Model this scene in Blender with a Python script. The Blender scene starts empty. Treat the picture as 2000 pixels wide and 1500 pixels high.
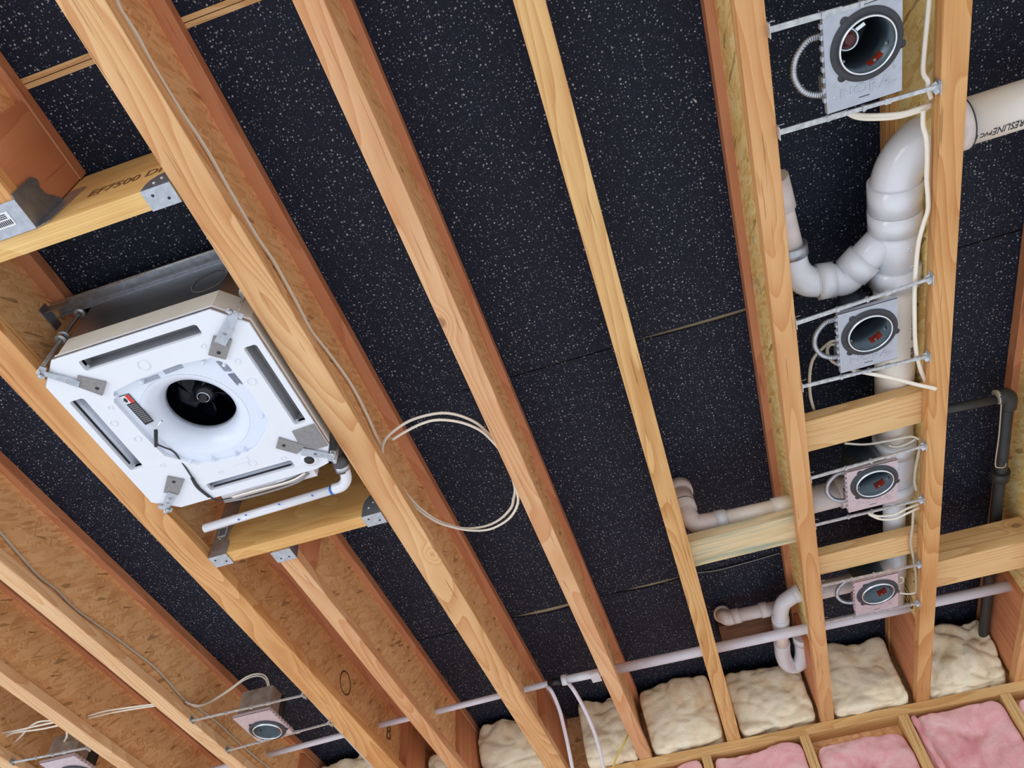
import bpy, bmesh, math, random
from mathutils import Vector, Matrix, noise
from mathutils.geometry import tessellate_polygon

S = bpy.context.scene
col = S.collection
random.seed(7)

# ------------------------------------------------------------------ camera, world, light, exposure
H = 1.603                       # camera below the underside of the joists (z = 0)
FPX = 1486.07                   # focal length in pixels of a 2000 px wide frame
ROWS = [Vector((0.9513, 0.3022, -0.0608)), Vector((-0.2736, 0.7369, -0.6181)), Vector((-0.1419, 0.6047, 0.7837))]
fw = ROWS[2].normalized()
rt = (ROWS[0] - fw * ROWS[0].dot(fw)).normalized()
dn = fw.cross(rt)
cam_d = bpy.data.cameras.new('camera')
cam_d.sensor_width = 36.0
cam_d.lens = FPX / 2000 * 36
cam_d.clip_start = 0.01
cam = bpy.data.objects.new('camera', cam_d)
col.objects.link(cam)
up, back = -dn, -fw
cam.matrix_world = Matrix(((rt.x, up.x, back.x, 0), (rt.y, up.y, back.y, 0), (rt.z, up.z, back.z, -H), (0, 0, 0, 1)))
S.camera = cam

S.view_settings.view_transform = 'Standard'
S.view_settings.look = 'None'
S.view_settings.gamma = 1.0
S.view_settings.use_curve_mapping = False
S.view_settings.exposure = 0.0

W = bpy.data.worlds.new('daylight')
S.world = W
W.use_nodes = True
nt = W.node_tree
bg = nt.nodes['Background']
tc = nt.nodes.new('ShaderNodeTexCoord')
dot = nt.nodes.new('ShaderNodeVectorMath'); dot.operation = 'DOT_PRODUCT'
dv = Vector((-0.50, -0.35, -0.80)).normalized()
dot.inputs[1].default_value = dv
nt.links.new(tc.outputs['Generated'], dot.inputs[0])
mr = nt.nodes.new('ShaderNodeMapRange')
mr.inputs['From Min'].default_value = -1; mr.inputs['From Max'].default_value = 1
nt.links.new(dot.outputs['Value'], mr.inputs['Value'])
cr = nt.nodes.new('ShaderNodeValToRGB')
cr.color_ramp.elements[0].position = 0.30; cr.color_ramp.elements[0].color = (0.80, 0.78, 0.76, 1)
cr.color_ramp.elements[1].position = 0.95; cr.color_ramp.elements[1].color = (0.84, 0.90, 1.0, 1)
nt.links.new(mr.outputs['Result'], cr.inputs['Fac'])
nt.links.new(cr.outputs['Color'], bg.inputs['Color'])
bg.inputs['Strength'].default_value = 1.07

def area(name, loc, target, size, power, color):
    d = bpy.data.lights.new(name, 'AREA'); d.shape = 'RECTANGLE'; d.size, d.size_y = size; d.energy = power; d.color = color
    o = bpy.data.objects.new(name, d); col.objects.link(o); o.location = loc
    o.rotation_euler = (Vector(target) - Vector(loc)).to_track_quat('-Z', 'Y').to_euler()
    return o
area('daylight_opening', (-3.6, -2.4, -1.7), (-0.3, 1.4, 0.0), (3.0, 1.6), 60, (1.0, 0.98, 0.95))

# ------------------------------------------------------------------ pixel -> point on a plane of the place
def at(u, v, z=None, x=None, y=None):
    d = rt * ((u - 1000) / FPX) + dn * ((v - 750) / FPX) + fw
    if z is not None: t = (z + H) / d.z
    elif x is not None: t = x / d.x
    else: t = y / d.y
    return Vector((d.x * t, d.y * t, -H + d.z * t))

# ------------------------------------------------------------------ materials
def newmat(name):
    m = bpy.data.materials.new(name); m.use_nodes = True
    return m, m.node_tree, m.node_tree.nodes['Principled BSDF']
def N(nt, t, **kw):
    n = nt.nodes.new(t)
    for k, v in kw.items():
        if hasattr(n, k): setattr(n, k, v)
    return n
def setin(n, **kw):
    for k, v in kw.items(): n.inputs[k.replace('_', ' ')].default_value = v
def c4(c): return (c[0], c[1], c[2], 1)
def srgb(r, g, b):
    f = lambda v: ((v / 255 + 0.055) / 1.055) ** 2.4 if v > 10 else v / 255 / 12.92
    return (f(r), f(g), f(b))
def ramp(nt, stops):
    r = nt.nodes.new('ShaderNodeValToRGB'); e = r.color_ramp.elements
    while len(e) < len(stops): e.new(0.5)
    for i, (p, c) in enumerate(stops): e[i].position = p; e[i].color = c4(c)
    return r
def mix(nt, a, b, fac, mode='MIX'):
    m = nt.nodes.new('ShaderNodeMix'); m.data_type = 'RGBA'; m.blend_type = mode
    L = nt.links
    for sock, v in ((m.inputs[0], fac), (m.inputs[6], a), (m.inputs[7], b)):
        if isinstance(v, (int, float)): sock.default_value = v
        elif isinstance(v, tuple): sock.default_value = c4(v)
        else: L.new(v, sock)
    return m.outputs[2]
def math_(nt, op, a, b=None, c=None):
    m = nt.nodes.new('ShaderNodeMath'); m.operation = op
    for i, v in enumerate((a, b, c)):
        if v is None: continue
        if isinstance(v, (int, float)): m.inputs[i].default_value = v
        else: nt.links.new(v, m.inputs[i])
    return m.outputs[0]

def wood(name, light, dark, axis='Y', seed=0.0, rings=16.0, knots=True, bump=0.15, stain=None):
    m, nt, p = newmat(name); L = nt.links
    tc = N(nt, 'ShaderNodeTexCoord'); mp = N(nt, 'ShaderNodeMapping')
    mp.inputs['Location'].default_value = (seed, seed * 1.7, seed * 2.3)
    L.new(tc.outputs['Object'], mp.inputs['Vector'])
    st = {'Y': (7, 0.9, 7), 'X': (0.9, 7, 7), 'Z': (7, 7, 0.9)}[axis]
    fine = {'Y': (260, 7, 260), 'X': (7, 260, 260), 'Z': (260, 260, 7)}[axis]
    s1 = N(nt, 'ShaderNodeMapping'); s1.inputs['Scale'].default_value = st; L.new(mp.outputs[0], s1.inputs[0])
    n1 = N(nt, 'ShaderNodeTexNoise'); setin(n1, Scale=1.0, Detail=1.6, Roughness=0.42, Distortion=0.25); L.new(s1.outputs[0], n1.inputs['Vector'])
    field = n1.outputs['Fac']
    if knots:
        kst = {'Y': (2.4, 1.5, 2.4), 'X': (1.5, 2.4, 2.4), 'Z': (2.4, 2.4, 1.5)}[axis]
        s2 = N(nt, 'ShaderNodeMapping'); s2.inputs['Scale'].default_value = kst; L.new(mp.outputs[0], s2.inputs[0])
        v = N(nt, 'ShaderNodeTexVoronoi'); setin(v, Scale=1.6); L.new(s2.outputs[0], v.inputs['Vector'])
        near = math_(nt, 'POWER', math_(nt, 'MAXIMUM', math_(nt, 'SUBTRACT', 1.0, math_(nt, 'MULTIPLY', v.outputs['Distance'], 5.5)), 0.0), 2.0)
        field = math_(nt, 'ADD', field, math_(nt, 'MULTIPLY', near, 0.28))
    w = math_(nt, 'MULTIPLY', field, rings)
    w = math_(nt, 'FRACT', w)
    rg = ramp(nt, [(0.0, (0.15,) * 3), (0.45, (0.42,) * 3), (0.86, (0.85,) * 3), (0.95, (1,) * 3), (1.0, (0.15,) * 3)]); L.new(w, rg.inputs[0])
    s3 = N(nt, 'ShaderNodeMapping'); s3.inputs['Scale'].default_value = fine; L.new(mp.outputs[0], s3.inputs[0])
    n2 = N(nt, 'ShaderNodeTexNoise'); setin(n2, Scale=1.0, Detail=3.0, Roughness=0.6); L.new(s3.outputs[0], n2.inputs['Vector'])
    n3 = N(nt, 'ShaderNodeTexNoise'); setin(n3, Scale=2.2, Detail=3.0); L.new(mp.outputs[0], n3.inputs['Vector'])
    f = math_(nt, 'ADD', math_(nt, 'MULTIPLY', rg.outputs[0], 0.50), math_(nt, 'MULTIPLY', n2.outputs['Fac'], 0.34))
    f = math_(nt, 'ADD', f, math_(nt, 'MULTIPLY', math_(nt, 'SUBTRACT', n3.outputs['Fac'], 0.42), 0.8))
    fr = N(nt, 'ShaderNodeMapRange'); setin(fr, From_Min=0.12, From_Max=0.85); L.new(f, fr.inputs['Value'])
    c = mix(nt, light, dark, fr.outputs[0])
    # small pitch flecks along the grain
    fl = ramp(nt, [(0.0, (1,) * 3), (0.30, (1,) * 3), (0.33, (0,) * 3)])
    n4 = N(nt, 'ShaderNodeTexNoise'); setin(n4, Scale=0.55, Detail=2.0, Roughness=0.5); L.new(s3.outputs[0], n4.inputs['Vector']); L.new(n4.outputs['Fac'], fl.inputs[0])
    c = mix(nt, c, tuple(v * 0.45 for v in dark), math_(nt, 'MULTIPLY', fl.outputs[0], 0.55))
    if knots:
        kr = ramp(nt, [(0.0, (1,) * 3), (0.50, (0.9,) * 3), (0.8, (0,) * 3)])
        L.new(math_(nt, 'MULTIPLY', v.outputs['Distance'], 14.0), kr.inputs[0])
        c = mix(nt, c, tuple(v_ * 0.42 for v_ in dark), math_(nt, 'MULTIPLY', kr.outputs[0], 0.75))
    if stain:
        s4 = N(nt, 'ShaderNodeMapping'); s4.inputs['Scale'].default_value = {'Y': (30, 2, 30), 'X': (2, 30, 30), 'Z': (30, 30, 2)}[axis]; L.new(mp.outputs[0], s4.inputs[0])
        n5 = N(nt, 'ShaderNodeTexNoise'); setin(n5, Scale=1.0, Detail=4.0); L.new(s4.outputs[0], n5.inputs['Vector'])
        sr = ramp(nt, [(0.46, (0,) * 3), (0.62, (1,) * 3)]); L.new(n5.outputs['Fac'], sr.inputs[0])
        c = mix(nt, c, stain, math_(nt, 'MULTIPLY', sr.outputs[0], 0.75))
    L.new(c, p.inputs['Base Color'])
    p.inputs['Roughness'].default_value = 0.62
    p.inputs['Specular IOR Level'].default_value = 0.3
    b = N(nt, 'ShaderNodeBump'); setin(b, Strength=bump, Distance=0.001); L.new(n2.outputs['Fac'], b.inputs['Height']); L.new(b.outputs[0], p.inputs['Normal'])
    return m

def osb(name, cols, seed=0.0):
    m, nt, p = newmat(name); L = nt.links
    tc = N(nt, 'ShaderNodeTexCoord')
    outs = []
    for k, (ang, sc) in enumerate(((0.25, 1.0), (1.25, 1.1), (-0.7, 0.9), (2.3, 0.75))):
        mp = N(nt, 'ShaderNodeMapping'); mp.inputs['Location'].default_value = (seed + k, seed, k * 3.1)
        mp.inputs['Rotation'].default_value = (ang, 0, 0)
        L.new(tc.outputs['Object'], mp.inputs[0])
        m2 = N(nt, 'ShaderNodeMapping'); m2.inputs['Scale'].default_value = (40, 22 * sc, 105 * sc); L.new(mp.outputs[0], m2.inputs[0])
        nz = N(nt, 'ShaderNodeTexNoise'); setin(nz, Scale=0.8, Detail=2.0); L.new(m2.outputs[0], nz.inputs['Vector'])
        ad = N(nt, 'ShaderNodeVectorMath', operation='ADD'); L.new(m2.outputs[0], ad.inputs[0])
        sc2 = N(nt, 'ShaderNodeVectorMath', operation='SCALE'); sc2.inputs['Scale'].default_value = 0.9; L.new(nz.outputs['Color'], sc2.inputs[0]); L.new(sc2.outputs[0], ad.inputs[1])
        v = N(nt, 'ShaderNodeTexVoronoi'); setin(v, Scale=1.0); L.new(ad.outputs[0], v.inputs['Vector'])
        sp = N(nt, 'ShaderNodeSeparateColor'); L.new(v.outputs['Color'], sp.inputs[0])
        outs.append((sp.outputs[0], sp.outputs[1], nz.outputs['Fac']))
    v = math_(nt, 'MULTIPLY', outs[0][0], 1.0)
    for k in (1, 2, 3):
        g = math_(nt, 'GREATER_THAN', outs[k][1], 0.56)
        mm = N(nt, 'ShaderNodeMix'); mm.data_type = 'FLOAT'; L.new(g, mm.inputs[0]); L.new(v, mm.inputs[2]); L.new(outs[k][0], mm.inputs[3]); v = mm.outputs[0]
    n3 = N(nt, 'ShaderNodeTexNoise'); setin(n3, Scale=6.0, Detail=6.0, Roughness=0.7); L.new(tc.outputs['Object'], n3.inputs['Vector'])
    v2 = math_(nt, 'ADD', math_(nt, 'MULTIPLY', v, 0.55), math_(nt, 'MULTIPLY', n3.outputs['Fac'], 0.5))
    r = ramp(nt, [(0.10, cols[3]), (0.24, cols[2]), (0.52, cols[1]), (0.88, cols[0])]); L.new(v2, r.inputs[0])
    dark = math_(nt, 'MULTIPLY', math_(nt, 'LESS_THAN', outs[2][0], 0.03), 0.55)
    c = mix(nt, r.outputs[0], tuple(q * 0.3 for q in cols[2]), dark)
    L.new(c, p.inputs['Base Color']); p.inputs['Roughness'].default_value = 0.7
    b = N(nt, 'ShaderNodeBump'); setin(b, Strength=0.25, Distance=0.002); L.new(v2, b.inputs['Height']); L.new(b.outputs[0], p.inputs['Normal'])
    return m

def lvl(name, light, dark, axis_stack='Z', knots=False):
    m, nt, p = newmat(name); L = nt.links
    tc = N(nt, 'ShaderNodeTexCoord'); mp = N(nt, 'ShaderNodeMapping'); L.new(tc.outputs['Object'], mp.inputs[0])
    mp.inputs['Scale'].default_value = (1.6, 240, 20)
    n = N(nt, 'ShaderNodeTexNoise'); setin(n, Scale=1.0, Detail=3.0, Roughness=0.6, Distortion=0.3); L.new(mp.outputs[0], n.inputs['Vector'])
    m2 = N(nt, 'ShaderNodeMapping'); m2.inputs['Scale'].default_value = (1.1, 1, 7); L.new(tc.outputs['Object'], m2.inputs[0])
    n2 = N(nt, 'ShaderNodeTexNoise'); setin(n2, Scale=1.0, Detail=2.0, Distortion=0.6); L.new(m2.outputs[0], n2.inputs['Vector'])
    w = math_(nt, 'FRACT', math_(nt, 'MULTIPLY', n2.outputs['Fac'], 14.0))
    f = math_(nt, 'ADD', math_(nt, 'MULTIPLY', n.outputs['Fac'], 0.7), math_(nt, 'MULTIPLY', w, 0.14))
    r = ramp(nt, [(0.25, light), (0.62, dark)]); L.new(f, r.inputs[0]); c = r.outputs[0]
    if knots:
        m3 = N(nt, 'ShaderNodeMapping'); m3.inputs['Scale'].default_value = (5, 5, 9); m3.inputs['Location'].default_value = (.37, 0, .2); L.new(tc.outputs['Object'], m3.inputs[0])
        v = N(nt, 'ShaderNodeTexVoronoi'); setin(v, Scale=1.0); L.new(m3.outputs[0], v.inputs['Vector'])
        k = ramp(nt, [(0.0, (1,) * 3), (0.06, (1,) * 3), (0.09, (0,) * 3)]); L.new(v.outputs['Distance'], k.inputs[0])
        c = mix(nt, c, srgb(110, 65, 30), math_(nt, 'MULTIPLY', k.outputs[0], 0.7))
    L.new(c, p.inputs['Base Color']); p.inputs['Roughness'].default_value = 0.55
    return m

def plain(name, colr, rough=0.4, metal=0.0, var=0.0, scale=30.0, bump=0.0, spec=0.5, coat=0.0):
    m, nt, p = newmat(name); L = nt.links
    p.inputs['Roughness'].default_value = rough; p.inputs['Metallic'].default_value = metal
    p.inputs['Specular IOR Level'].default_value = spec; p.inputs['Coat Weight'].default_value = coat
    tc = N(nt, 'ShaderNodeTexCoord'); n = N(nt, 'ShaderNodeTexNoise'); setin(n, Scale=scale, Detail=4.0); L.new(tc.outputs['Object'], n.inputs['Vector'])
    d = tuple(max(0.0, v * (1 - var)) for v in colr); u = tuple(min(1.0, v * (1 + var)) for v in colr)
    r = ramp(nt, [(0.3, d), (0.7, u)]); L.new(n.outputs['Fac'], r.inputs[0]); L.new(r.outputs[0], p.inputs['Base Color'])
    if bump:
        b = N(nt, 'ShaderNodeBump'); setin(b, Strength=bump, Distance=0.003); L.new(n.outputs['Fac'], b.inputs['Height']); L.new(b.outputs[0], p.inputs['Normal'])
    return m

def rubber(name):
    m, nt, p = newmat(name); L = nt.links
    tc = N(nt, 'ShaderNodeTexCoord')
    c = (0.0085, 0.0128, 0.028)
    cur = None
    for sc, thr, pick, colr in ((80, 0.20, 0.48, srgb(178, 180, 184)), (125, 0.24, 0.55, srgb(130, 136, 150)), (210, 0.28, 0.50, srgb(62, 72, 100))):
        nz = N(nt, 'ShaderNodeTexNoise'); setin(nz, Scale=sc * 1.7, Detail=1.0); L.new(tc.outputs['Object'], nz.inputs['Vector'])
        ad = N(nt, 'ShaderNodeVectorMath', operation='MULTIPLY_ADD'); L.new(nz.outputs['Color'], ad.inputs[0]); ad.inputs[1].default_value = (0.35 / sc,) * 3; L.new(tc.outputs['Object'], ad.inputs[2])
        v = N(nt, 'ShaderNodeTexVoronoi', voronoi_dimensions='2D'); setin(v, Scale=float(sc)); L.new(ad.outputs[0], v.inputs['Vector'])
        sp = N(nt, 'ShaderNodeSeparateColor'); L.new(v.outputs['Color'], sp.inputs[0])
        size = math_(nt, 'MULTIPLY', sp.outputs[1], thr)
        g = math_(nt, 'MULTIPLY', math_(nt, 'LESS_THAN', v.outputs['Distance'], size), math_(nt, 'GREATER_THAN', sp.outputs[0], pick))
        cur = mix(nt, cur if cur is not None else c, colr, math_(nt, 'MULTIPLY', g, 0.85))
    L.new(cur, p.inputs['Base Color']); p.inputs['Roughness'].default_value = 0.6; p.inputs['Specular IOR Level'].default_value = 0.22
    n = N(nt, 'ShaderNodeTexNoise'); setin(n, Scale=240.0, Detail=2.0); L.new(tc.outputs['Object'], n.inputs['Vector'])
    b = N(nt, 'ShaderNodeBump'); setin(b, Strength=0.35, Distance=0.002); L.new(n.outputs['Fac'], b.inputs['Height']); L.new(b.outputs[0], p.inputs['Normal'])
    return m

def fluff(name, a, b_, c_, scale=5.0):
    m, nt, p = newmat(name); L = nt.links
    tc = N(nt, 'ShaderNodeTexCoord')
    n = N(nt, 'ShaderNodeTexNoise'); setin(n, Scale=scale, Detail=5.0, Roughness=0.6, Distortion=0.8); L.new(tc.outputs['Object'], n.inputs['Vector'])
    r = ramp(nt, [(0.28, c_), (0.48, b_), (0.66, a)]); L.new(n.outputs['Fac'], r.inputs[0])
    L.new(r.outputs[0], p.inputs['Base Color']); p.inputs['Roughness'].default_value = 0.95; p.inputs['Specular IOR Level'].default_value = 0.1
    n2 = N(nt, 'ShaderNodeTexNoise'); setin(n2, Scale=45.0, Detail=8.0, Roughness=0.75, Distortion=1.5); L.new(tc.outputs['Object'], n2.inputs['Vector'])
    b = N(nt, 'ShaderNodeBump'); setin(b, Strength=0.55, Distance=0.010); L.new(n2.outputs['Fac'], b.inputs['Height']); L.new(b.outputs[0], p.inputs['Normal'])
    return m

M_J2 = wood('fir_pale_left', srgb(232, 190, 138), srgb(196, 134, 82), seed=3.1)
M_J3 = wood('fir_pale_pink', srgb(228, 184, 138), srgb(200, 136, 88), seed=8.4)
M_J4 = wood('fir_yellow', srgb(228, 188, 128), srgb(190, 132, 74), seed=1.7)
M_J5 = wood('fir_orange', srgb(222, 174, 120), srgb(194, 134, 80), seed=12.3)
M_J6 = wood('fir_tan', srgb(222, 174, 116), srgb(188, 126, 68), seed=5.9)
M_J0 = wood('fir_cream', srgb(238, 204, 160), srgb(212, 158, 108), seed=21.0)
M_J1 = wood('fir_honey', srgb(226, 176, 118), srgb(190, 124, 68), seed=17.2)
M_RED = wood('fir_red_flange', srgb(214, 152, 112), srgb(190, 122, 86), seed=2.2, rings=8, knots=False)
M_PLY = plain('pale_plywood', srgb(176, 158, 128), 0.8, var=0.1)  # pale grey-tan all over, slightly mottled
M_STIFF = wood('plywood_red', srgb(216, 150, 108), srgb(192, 120, 80), axis='Z', seed=4.4, rings=6, knots=False)
M_OSB = osb('osb_orange', (srgb(250, 206, 152), srgb(238, 186, 130), srgb(218, 160, 104), srgb(168, 112, 68)))
M_OSBY = osb('osb_yellow', (srgb(254, 236, 176), srgb(246, 214, 140), srgb(228, 184, 102), srgb(172, 126, 64)), seed=4.0)
M_LVL = lvl('laminated_header', srgb(240, 204, 134), srgb(206, 152, 82))
M_LVLK = lvl('laminated_header_knotty', srgb(232, 186, 116), srgb(196, 136, 70), knots=True)
M_SPF = wood('spruce_block', srgb(232, 196, 142), srgb(200, 150, 94), axis='X', seed=6.6)
M_SPFG = wood('spruce_block_stained', srgb(226, 206, 166), srgb(204, 176, 124), axis='X', seed=9.6, stain=srgb(120, 150, 138))
M_STUD = wood('spruce_stud', srgb(226, 190, 132), srgb(198, 152, 92), axis='Z', seed=2.6)
M_PLATE = wood('spruce_plate', srgb(228, 190, 132), srgb(200, 150, 92), axis='X', seed=13.6)
M_RUB = rubber('speckled_rubber')
M_PVC = plain('white_pvc', srgb(226, 228, 234), 0.22, var=0.02, coat=0.3)
M_PVCD = plain('dusty_pvc', srgb(222, 210, 206), 0.45, var=0.12, scale=18)
M_PVCC = plain('cream_pvc', srgb(242, 234, 222), 0.3, var=0.04, scale=9)
M_LINE = plain('translucent_white_tube', srgb(222, 218, 226), 0.35, var=0.04)
M_CABLE = plain('cable_jacket_white', srgb(236, 228, 212), 0.4, var=0.03)
M_CABLED = plain('cable_jacket_grey', srgb(196, 184, 166), 0.5, var=0.05)
M_GALV = plain('galvanised_steel', (0.50, 0.53, 0.58), 0.38, metal=0.85, var=0.16, scale=60)
M_GALVD = plain('dull_steel', (0.30, 0.32, 0.35), 0.45, metal=0.8, var=0.2, scale=40)
M_PLATE_M = plain('stamped_steel_plate', (0.46, 0.49, 0.56), 0.42, metal=0.55, var=0.08, scale=50)
M_PINKPL = plain('pinkish_steel_plate', (0.62, 0.52, 0.56), 0.42, metal=0.45, var=0.08, scale=50)
M_ZINC = plain('bright_zinc', (0.52, 0.54, 0.56), 0.35, metal=0.6, var=0.25, scale=90)
M_CHROME = plain('bright_rim', (0.78, 0.84, 0.88), 0.18, metal=0.9, var=0.05)
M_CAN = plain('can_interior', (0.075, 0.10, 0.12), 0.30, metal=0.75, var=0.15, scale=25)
M_GASK = plain('black_gasket', (0.035, 0.038, 0.045), 0.6, var=0.15)
M_BLACK = plain('black_plastic', (0.012, 0.013, 0.018), 0.3)
M_FAN = plain('glossy_black_fan', (0.003, 0.004, 0.008), 0.10, spec=0.25)
M_WHITE = plain('white_foam_face', srgb(232, 236, 244), 0.55, var=0.012, scale=14, bump=0.03)
M_PAN = plain('white_plastic_bell', srgb(224, 232, 246), 0.3, var=0.01)
M_GREYF = plain('grey_foam_pad', srgb(140, 138, 138), 0.8, var=0.12, scale=120, bump=0.2)
M_DUCT = plain('grey_duct_liner', srgb(146, 146, 148), 0.7, var=0.06)
M_BEIGE = plain('beige_insulation_band', srgb(208, 204, 194), 0.6, var=0.03)
M_CASE = plain('brushed_case_steel', (0.33, 0.34, 0.35), 0.28, metal=0.9, var=0.1, scale=12)
M_INK = plain('black_ink', (0.02, 0.02, 0.03), 0.6)
M_INKB = plain('faded_ink', srgb(120, 84, 52), 0.7)
M_INKS = plain('small_print_ink', srgb(90, 98, 120), 0.6)
M_REDL = plain('red_label', srgb(176, 62, 40), 0.5, var=0.2, scale=60)
M_REDB = plain('bright_red_label', srgb(215, 50, 45), 0.5)
M_LENS = plain('dark_red_lens', (0.11, 0.018, 0.02), 0.15)
M_DARKW = wood('dark_block_wood', srgb(120, 84, 60), srgb(80, 52, 36), axis='X', seed=5.0)
M_STICK = plain('white_sticker', srgb(232, 234, 236), 0.5)
M_BATT = fluff('cream_fibreglass', srgb(255, 247, 222), srgb(253, 237, 204), srgb(236, 202, 156), 5.0)
M_PINK = fluff('pink_fibreglass', srgb(254, 216, 216), srgb(246, 184, 188), srgb(226, 146, 154), 6.5)
M_ABS = plain('black_abs_pipe', (0.035, 0.038, 0.04), 0.5, var=0.15)
M_RUBG = plain('grey_rubber_sleeve', (0.09, 0.09, 0.095), 0.7, var=0.2)
M_BLUE = plain('blue_primer', srgb(40, 110, 200), 0.4)
M_YEL = plain('yellow_cable', srgb(214, 196, 96), 0.5, var=0.1)
M_SPLINT = plain('wood_splinter', srgb(190, 140, 90), 0.8)

# ------------------------------------------------------------------ mesh helpers
class MB:
    def __init__(s): s.v = []; s.f = []; s.sm = []
    def add(s, vs, fs, smooth=False):
        o = len(s.v); s.v += [Vector(a) for a in vs]
        for f in fs: s.f.append(tuple(i + o for i in f)); s.sm.append(smooth)
        return s
    def box(s, x0, x1, y0, y1, z0, z1):
        vs = [(x, y, z) for x in (x0, x1) for y in (y0, y1) for z in (z0, z1)]
        return s.add(vs, [(0, 1, 3, 2), (4, 6, 7, 5), (0, 4, 5, 1), (2, 3, 7, 6), (0, 2, 6, 4), (1, 5, 7, 3)])
    def obox(s, a, b, w, h, upv=(0, 0, 1)):
        """bar from a to b, w wide, h high (h along upv)"""
        a, b = Vector(a), Vector(b); d = (b - a).normalized(); u = Vector(upv); u = (u - d * u.dot(d)).normalized(); r = d.cross(u)
        vs = [p + r * (i * w / 2) + u * (j * h / 2) for p in (a, b) for i, j in ((-1, -1), (1, -1), (1, 1), (-1, 1))]
        return s.add(vs, [(0, 1, 2, 3), (7, 6, 5, 4), (0, 4, 5, 1), (1, 5, 6, 2), (2, 6, 7, 3), (3, 7, 4, 0)])
    def tube(s, pts, r, seg=14, caps=True, rfun=None, flat=1.0):
        pts = [Vector(p) for p in pts]; n = len(pts)
        tg = []
        for i in range(n):
            a = pts[max(i - 1, 0)]; b = pts[min(i + 1, n - 1)]
            tg.append((b - a).normalized())
        ref = Vector((0, 0, 1))
        if abs(tg[0].dot(ref)) > 0.9: ref = Vector((1, 0, 0))
        u = (ref - tg[0] * ref.dot(tg[0])).normalized(); vs = []; fs = []
        for i in range(n):
            u = (u - tg[i] * u.dot(tg[i])).normalized(); w = tg[i].cross(u)
            rr = rfun(i) if rfun else (r[i] if isinstance(r, (list, tuple)) else r)
            for k in range(seg):
                a = 2 * math.pi * k / seg
                vs.append(pts[i] + u * (math.cos(a) * rr * flat) + w * (math.sin(a) * rr))
        for i in range(n - 1):
            for k in range(seg):
                k2 = (k + 1) % seg
                fs.append((i * seg + k, i * seg + k2, (i + 1) * seg + k2, (i + 1) * seg + k))
        s.add(vs, fs, True)
        if caps:
            o = len(s.v) - n * seg
            s.f.append(tuple(o + k for k in reversed(range(seg)))); s.sm.append(False)
            s.f.append(tuple(o + (n - 1) * seg + k for k in range(seg))); s.sm.append(False)
        return s
    def lathe(s, prof, c, axis=(0, 0, 1), seg=40, sx=1.0):
        c = Vector(c); ax = Vector(axis).normalized()
        ref = Vector((1, 0, 0)) if abs(ax.x) < 0.9 else Vector((0, 1, 0))
        u = (ref - ax * ref.dot(ax)).normalized(); w = ax.cross(u); vs = []; fs = []
        for r, h in prof:
            for k in range(seg):
                a = 2 * math.pi * k / seg
                vs.append(c + ax * h + u * math.cos(a) * r * sx + w * math.sin(a) * r)
        for i in range(len(prof) - 1):
            for k in range(seg):
                k2 = (k + 1) % seg
                fs.append((i * seg + k, i * seg + k2, (i + 1) * seg + k2, (i + 1) * seg + k))
        return s.add(vs, fs, True)
    def plate(s, loops, z0, z1, tf=None):
        """2D outline with holes (loops[0] outer) extruded z0..z1; tf maps (x,y,z)->point"""
        tf = tf or (lambda x, y, z: (x, y, z))
        flat = [p for l in loops for p in l]
        tris = tessellate_polygon([[Vector((p[0], p[1], 0)) for p in l] for l in loops])
        n = len(flat)
        vs = [tf(p[0], p[1], z0) for p in flat] + [tf(p[0], p[1], z1) for p in flat]
        fs = [tuple(t) for t in tris] + [tuple(i + n for i in reversed(t)) for t in tris]
        o = 0
        for l in loops:
            for i in range(len(l)):
                j = (i + 1) % len(l); fs.append((o + i, o + j, o + j + n, o + i + n))
            o += len(l)
        return s.add(vs, fs)
    def build(s, name, m, parent=None, bevel=0.0, fixn=True):
        me = bpy.data.meshes.new(name)
        me.from_pydata([tuple(v) for v in s.v], [], s.f)
        for p, q in zip(me.polygons, s.sm): p.use_smooth = q
        if fixn:
            b = bmesh.new(); b.from_mesh(me); bmesh.ops.recalc_face_normals(b, faces=b.faces); b.to_mesh(me); b.free()
        me.materials.append(m)
        o = bpy.data.objects.new(name, me); col.objects.link(o)
        if parent is not None:
            root = parent
            off = Vector((0, 0, 0))
            while root is not None: off += root.location; root = root.parent
            me.transform(Matrix.Translation(-off)); o.parent = parent
        else:
            xs = [v.co for v in me.vertices]
            lo = Vector((min(v.x for v in xs), min(v.y for v in xs), min(v.z for v in xs))); hi = Vector((max(v.x for v in xs), max(v.y for v in xs), max(v.z for v in xs)))
            c = (lo + hi) / 2; me.transform(Matrix.Translation(-c)); o.location = c
        if bevel:
            bv = o.modifiers.new('bevel', 'BEVEL'); bv.width = bevel; bv.segments = 2; bv.limit_method = 'ANGLE'
        return o
def tag(o, label, cat, group=None, kind=None):
    o['label'] = label; o['category'] = cat
    if group: o['group'] = group
    if kind: o['kind'] = kind
    return o
def thing(name, loc, label, cat, group=None):
    o = bpy.data.objects.new(name, None); o.empty_display_size = 0.05; col.objects.link(o); o.location = Vector(loc)
    return tag(o, label, cat, group)
def struct(o): o['kind'] = 'structure'; return o
def smoothpath(pts, n=8):
    P = [Vector(p) for p in pts]; P = [P[0] * 2 - P[1]] + P + [P[-1] * 2 - P[-2]]; out = []
    for i in range(1, len(P) - 2):
        a, b, c, d = P[i - 1], P[i], P[i + 1], P[i + 2]
        for k in range(n):
            t = k / n
            out.append(0.5 * ((2 * b) + (c - a) * t + (2 * a - 5 * b + 4 * c - d) * t * t + (3 * b - a - 3 * c + d) * t ** 3))
    out.append(P[-2]); return out
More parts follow.
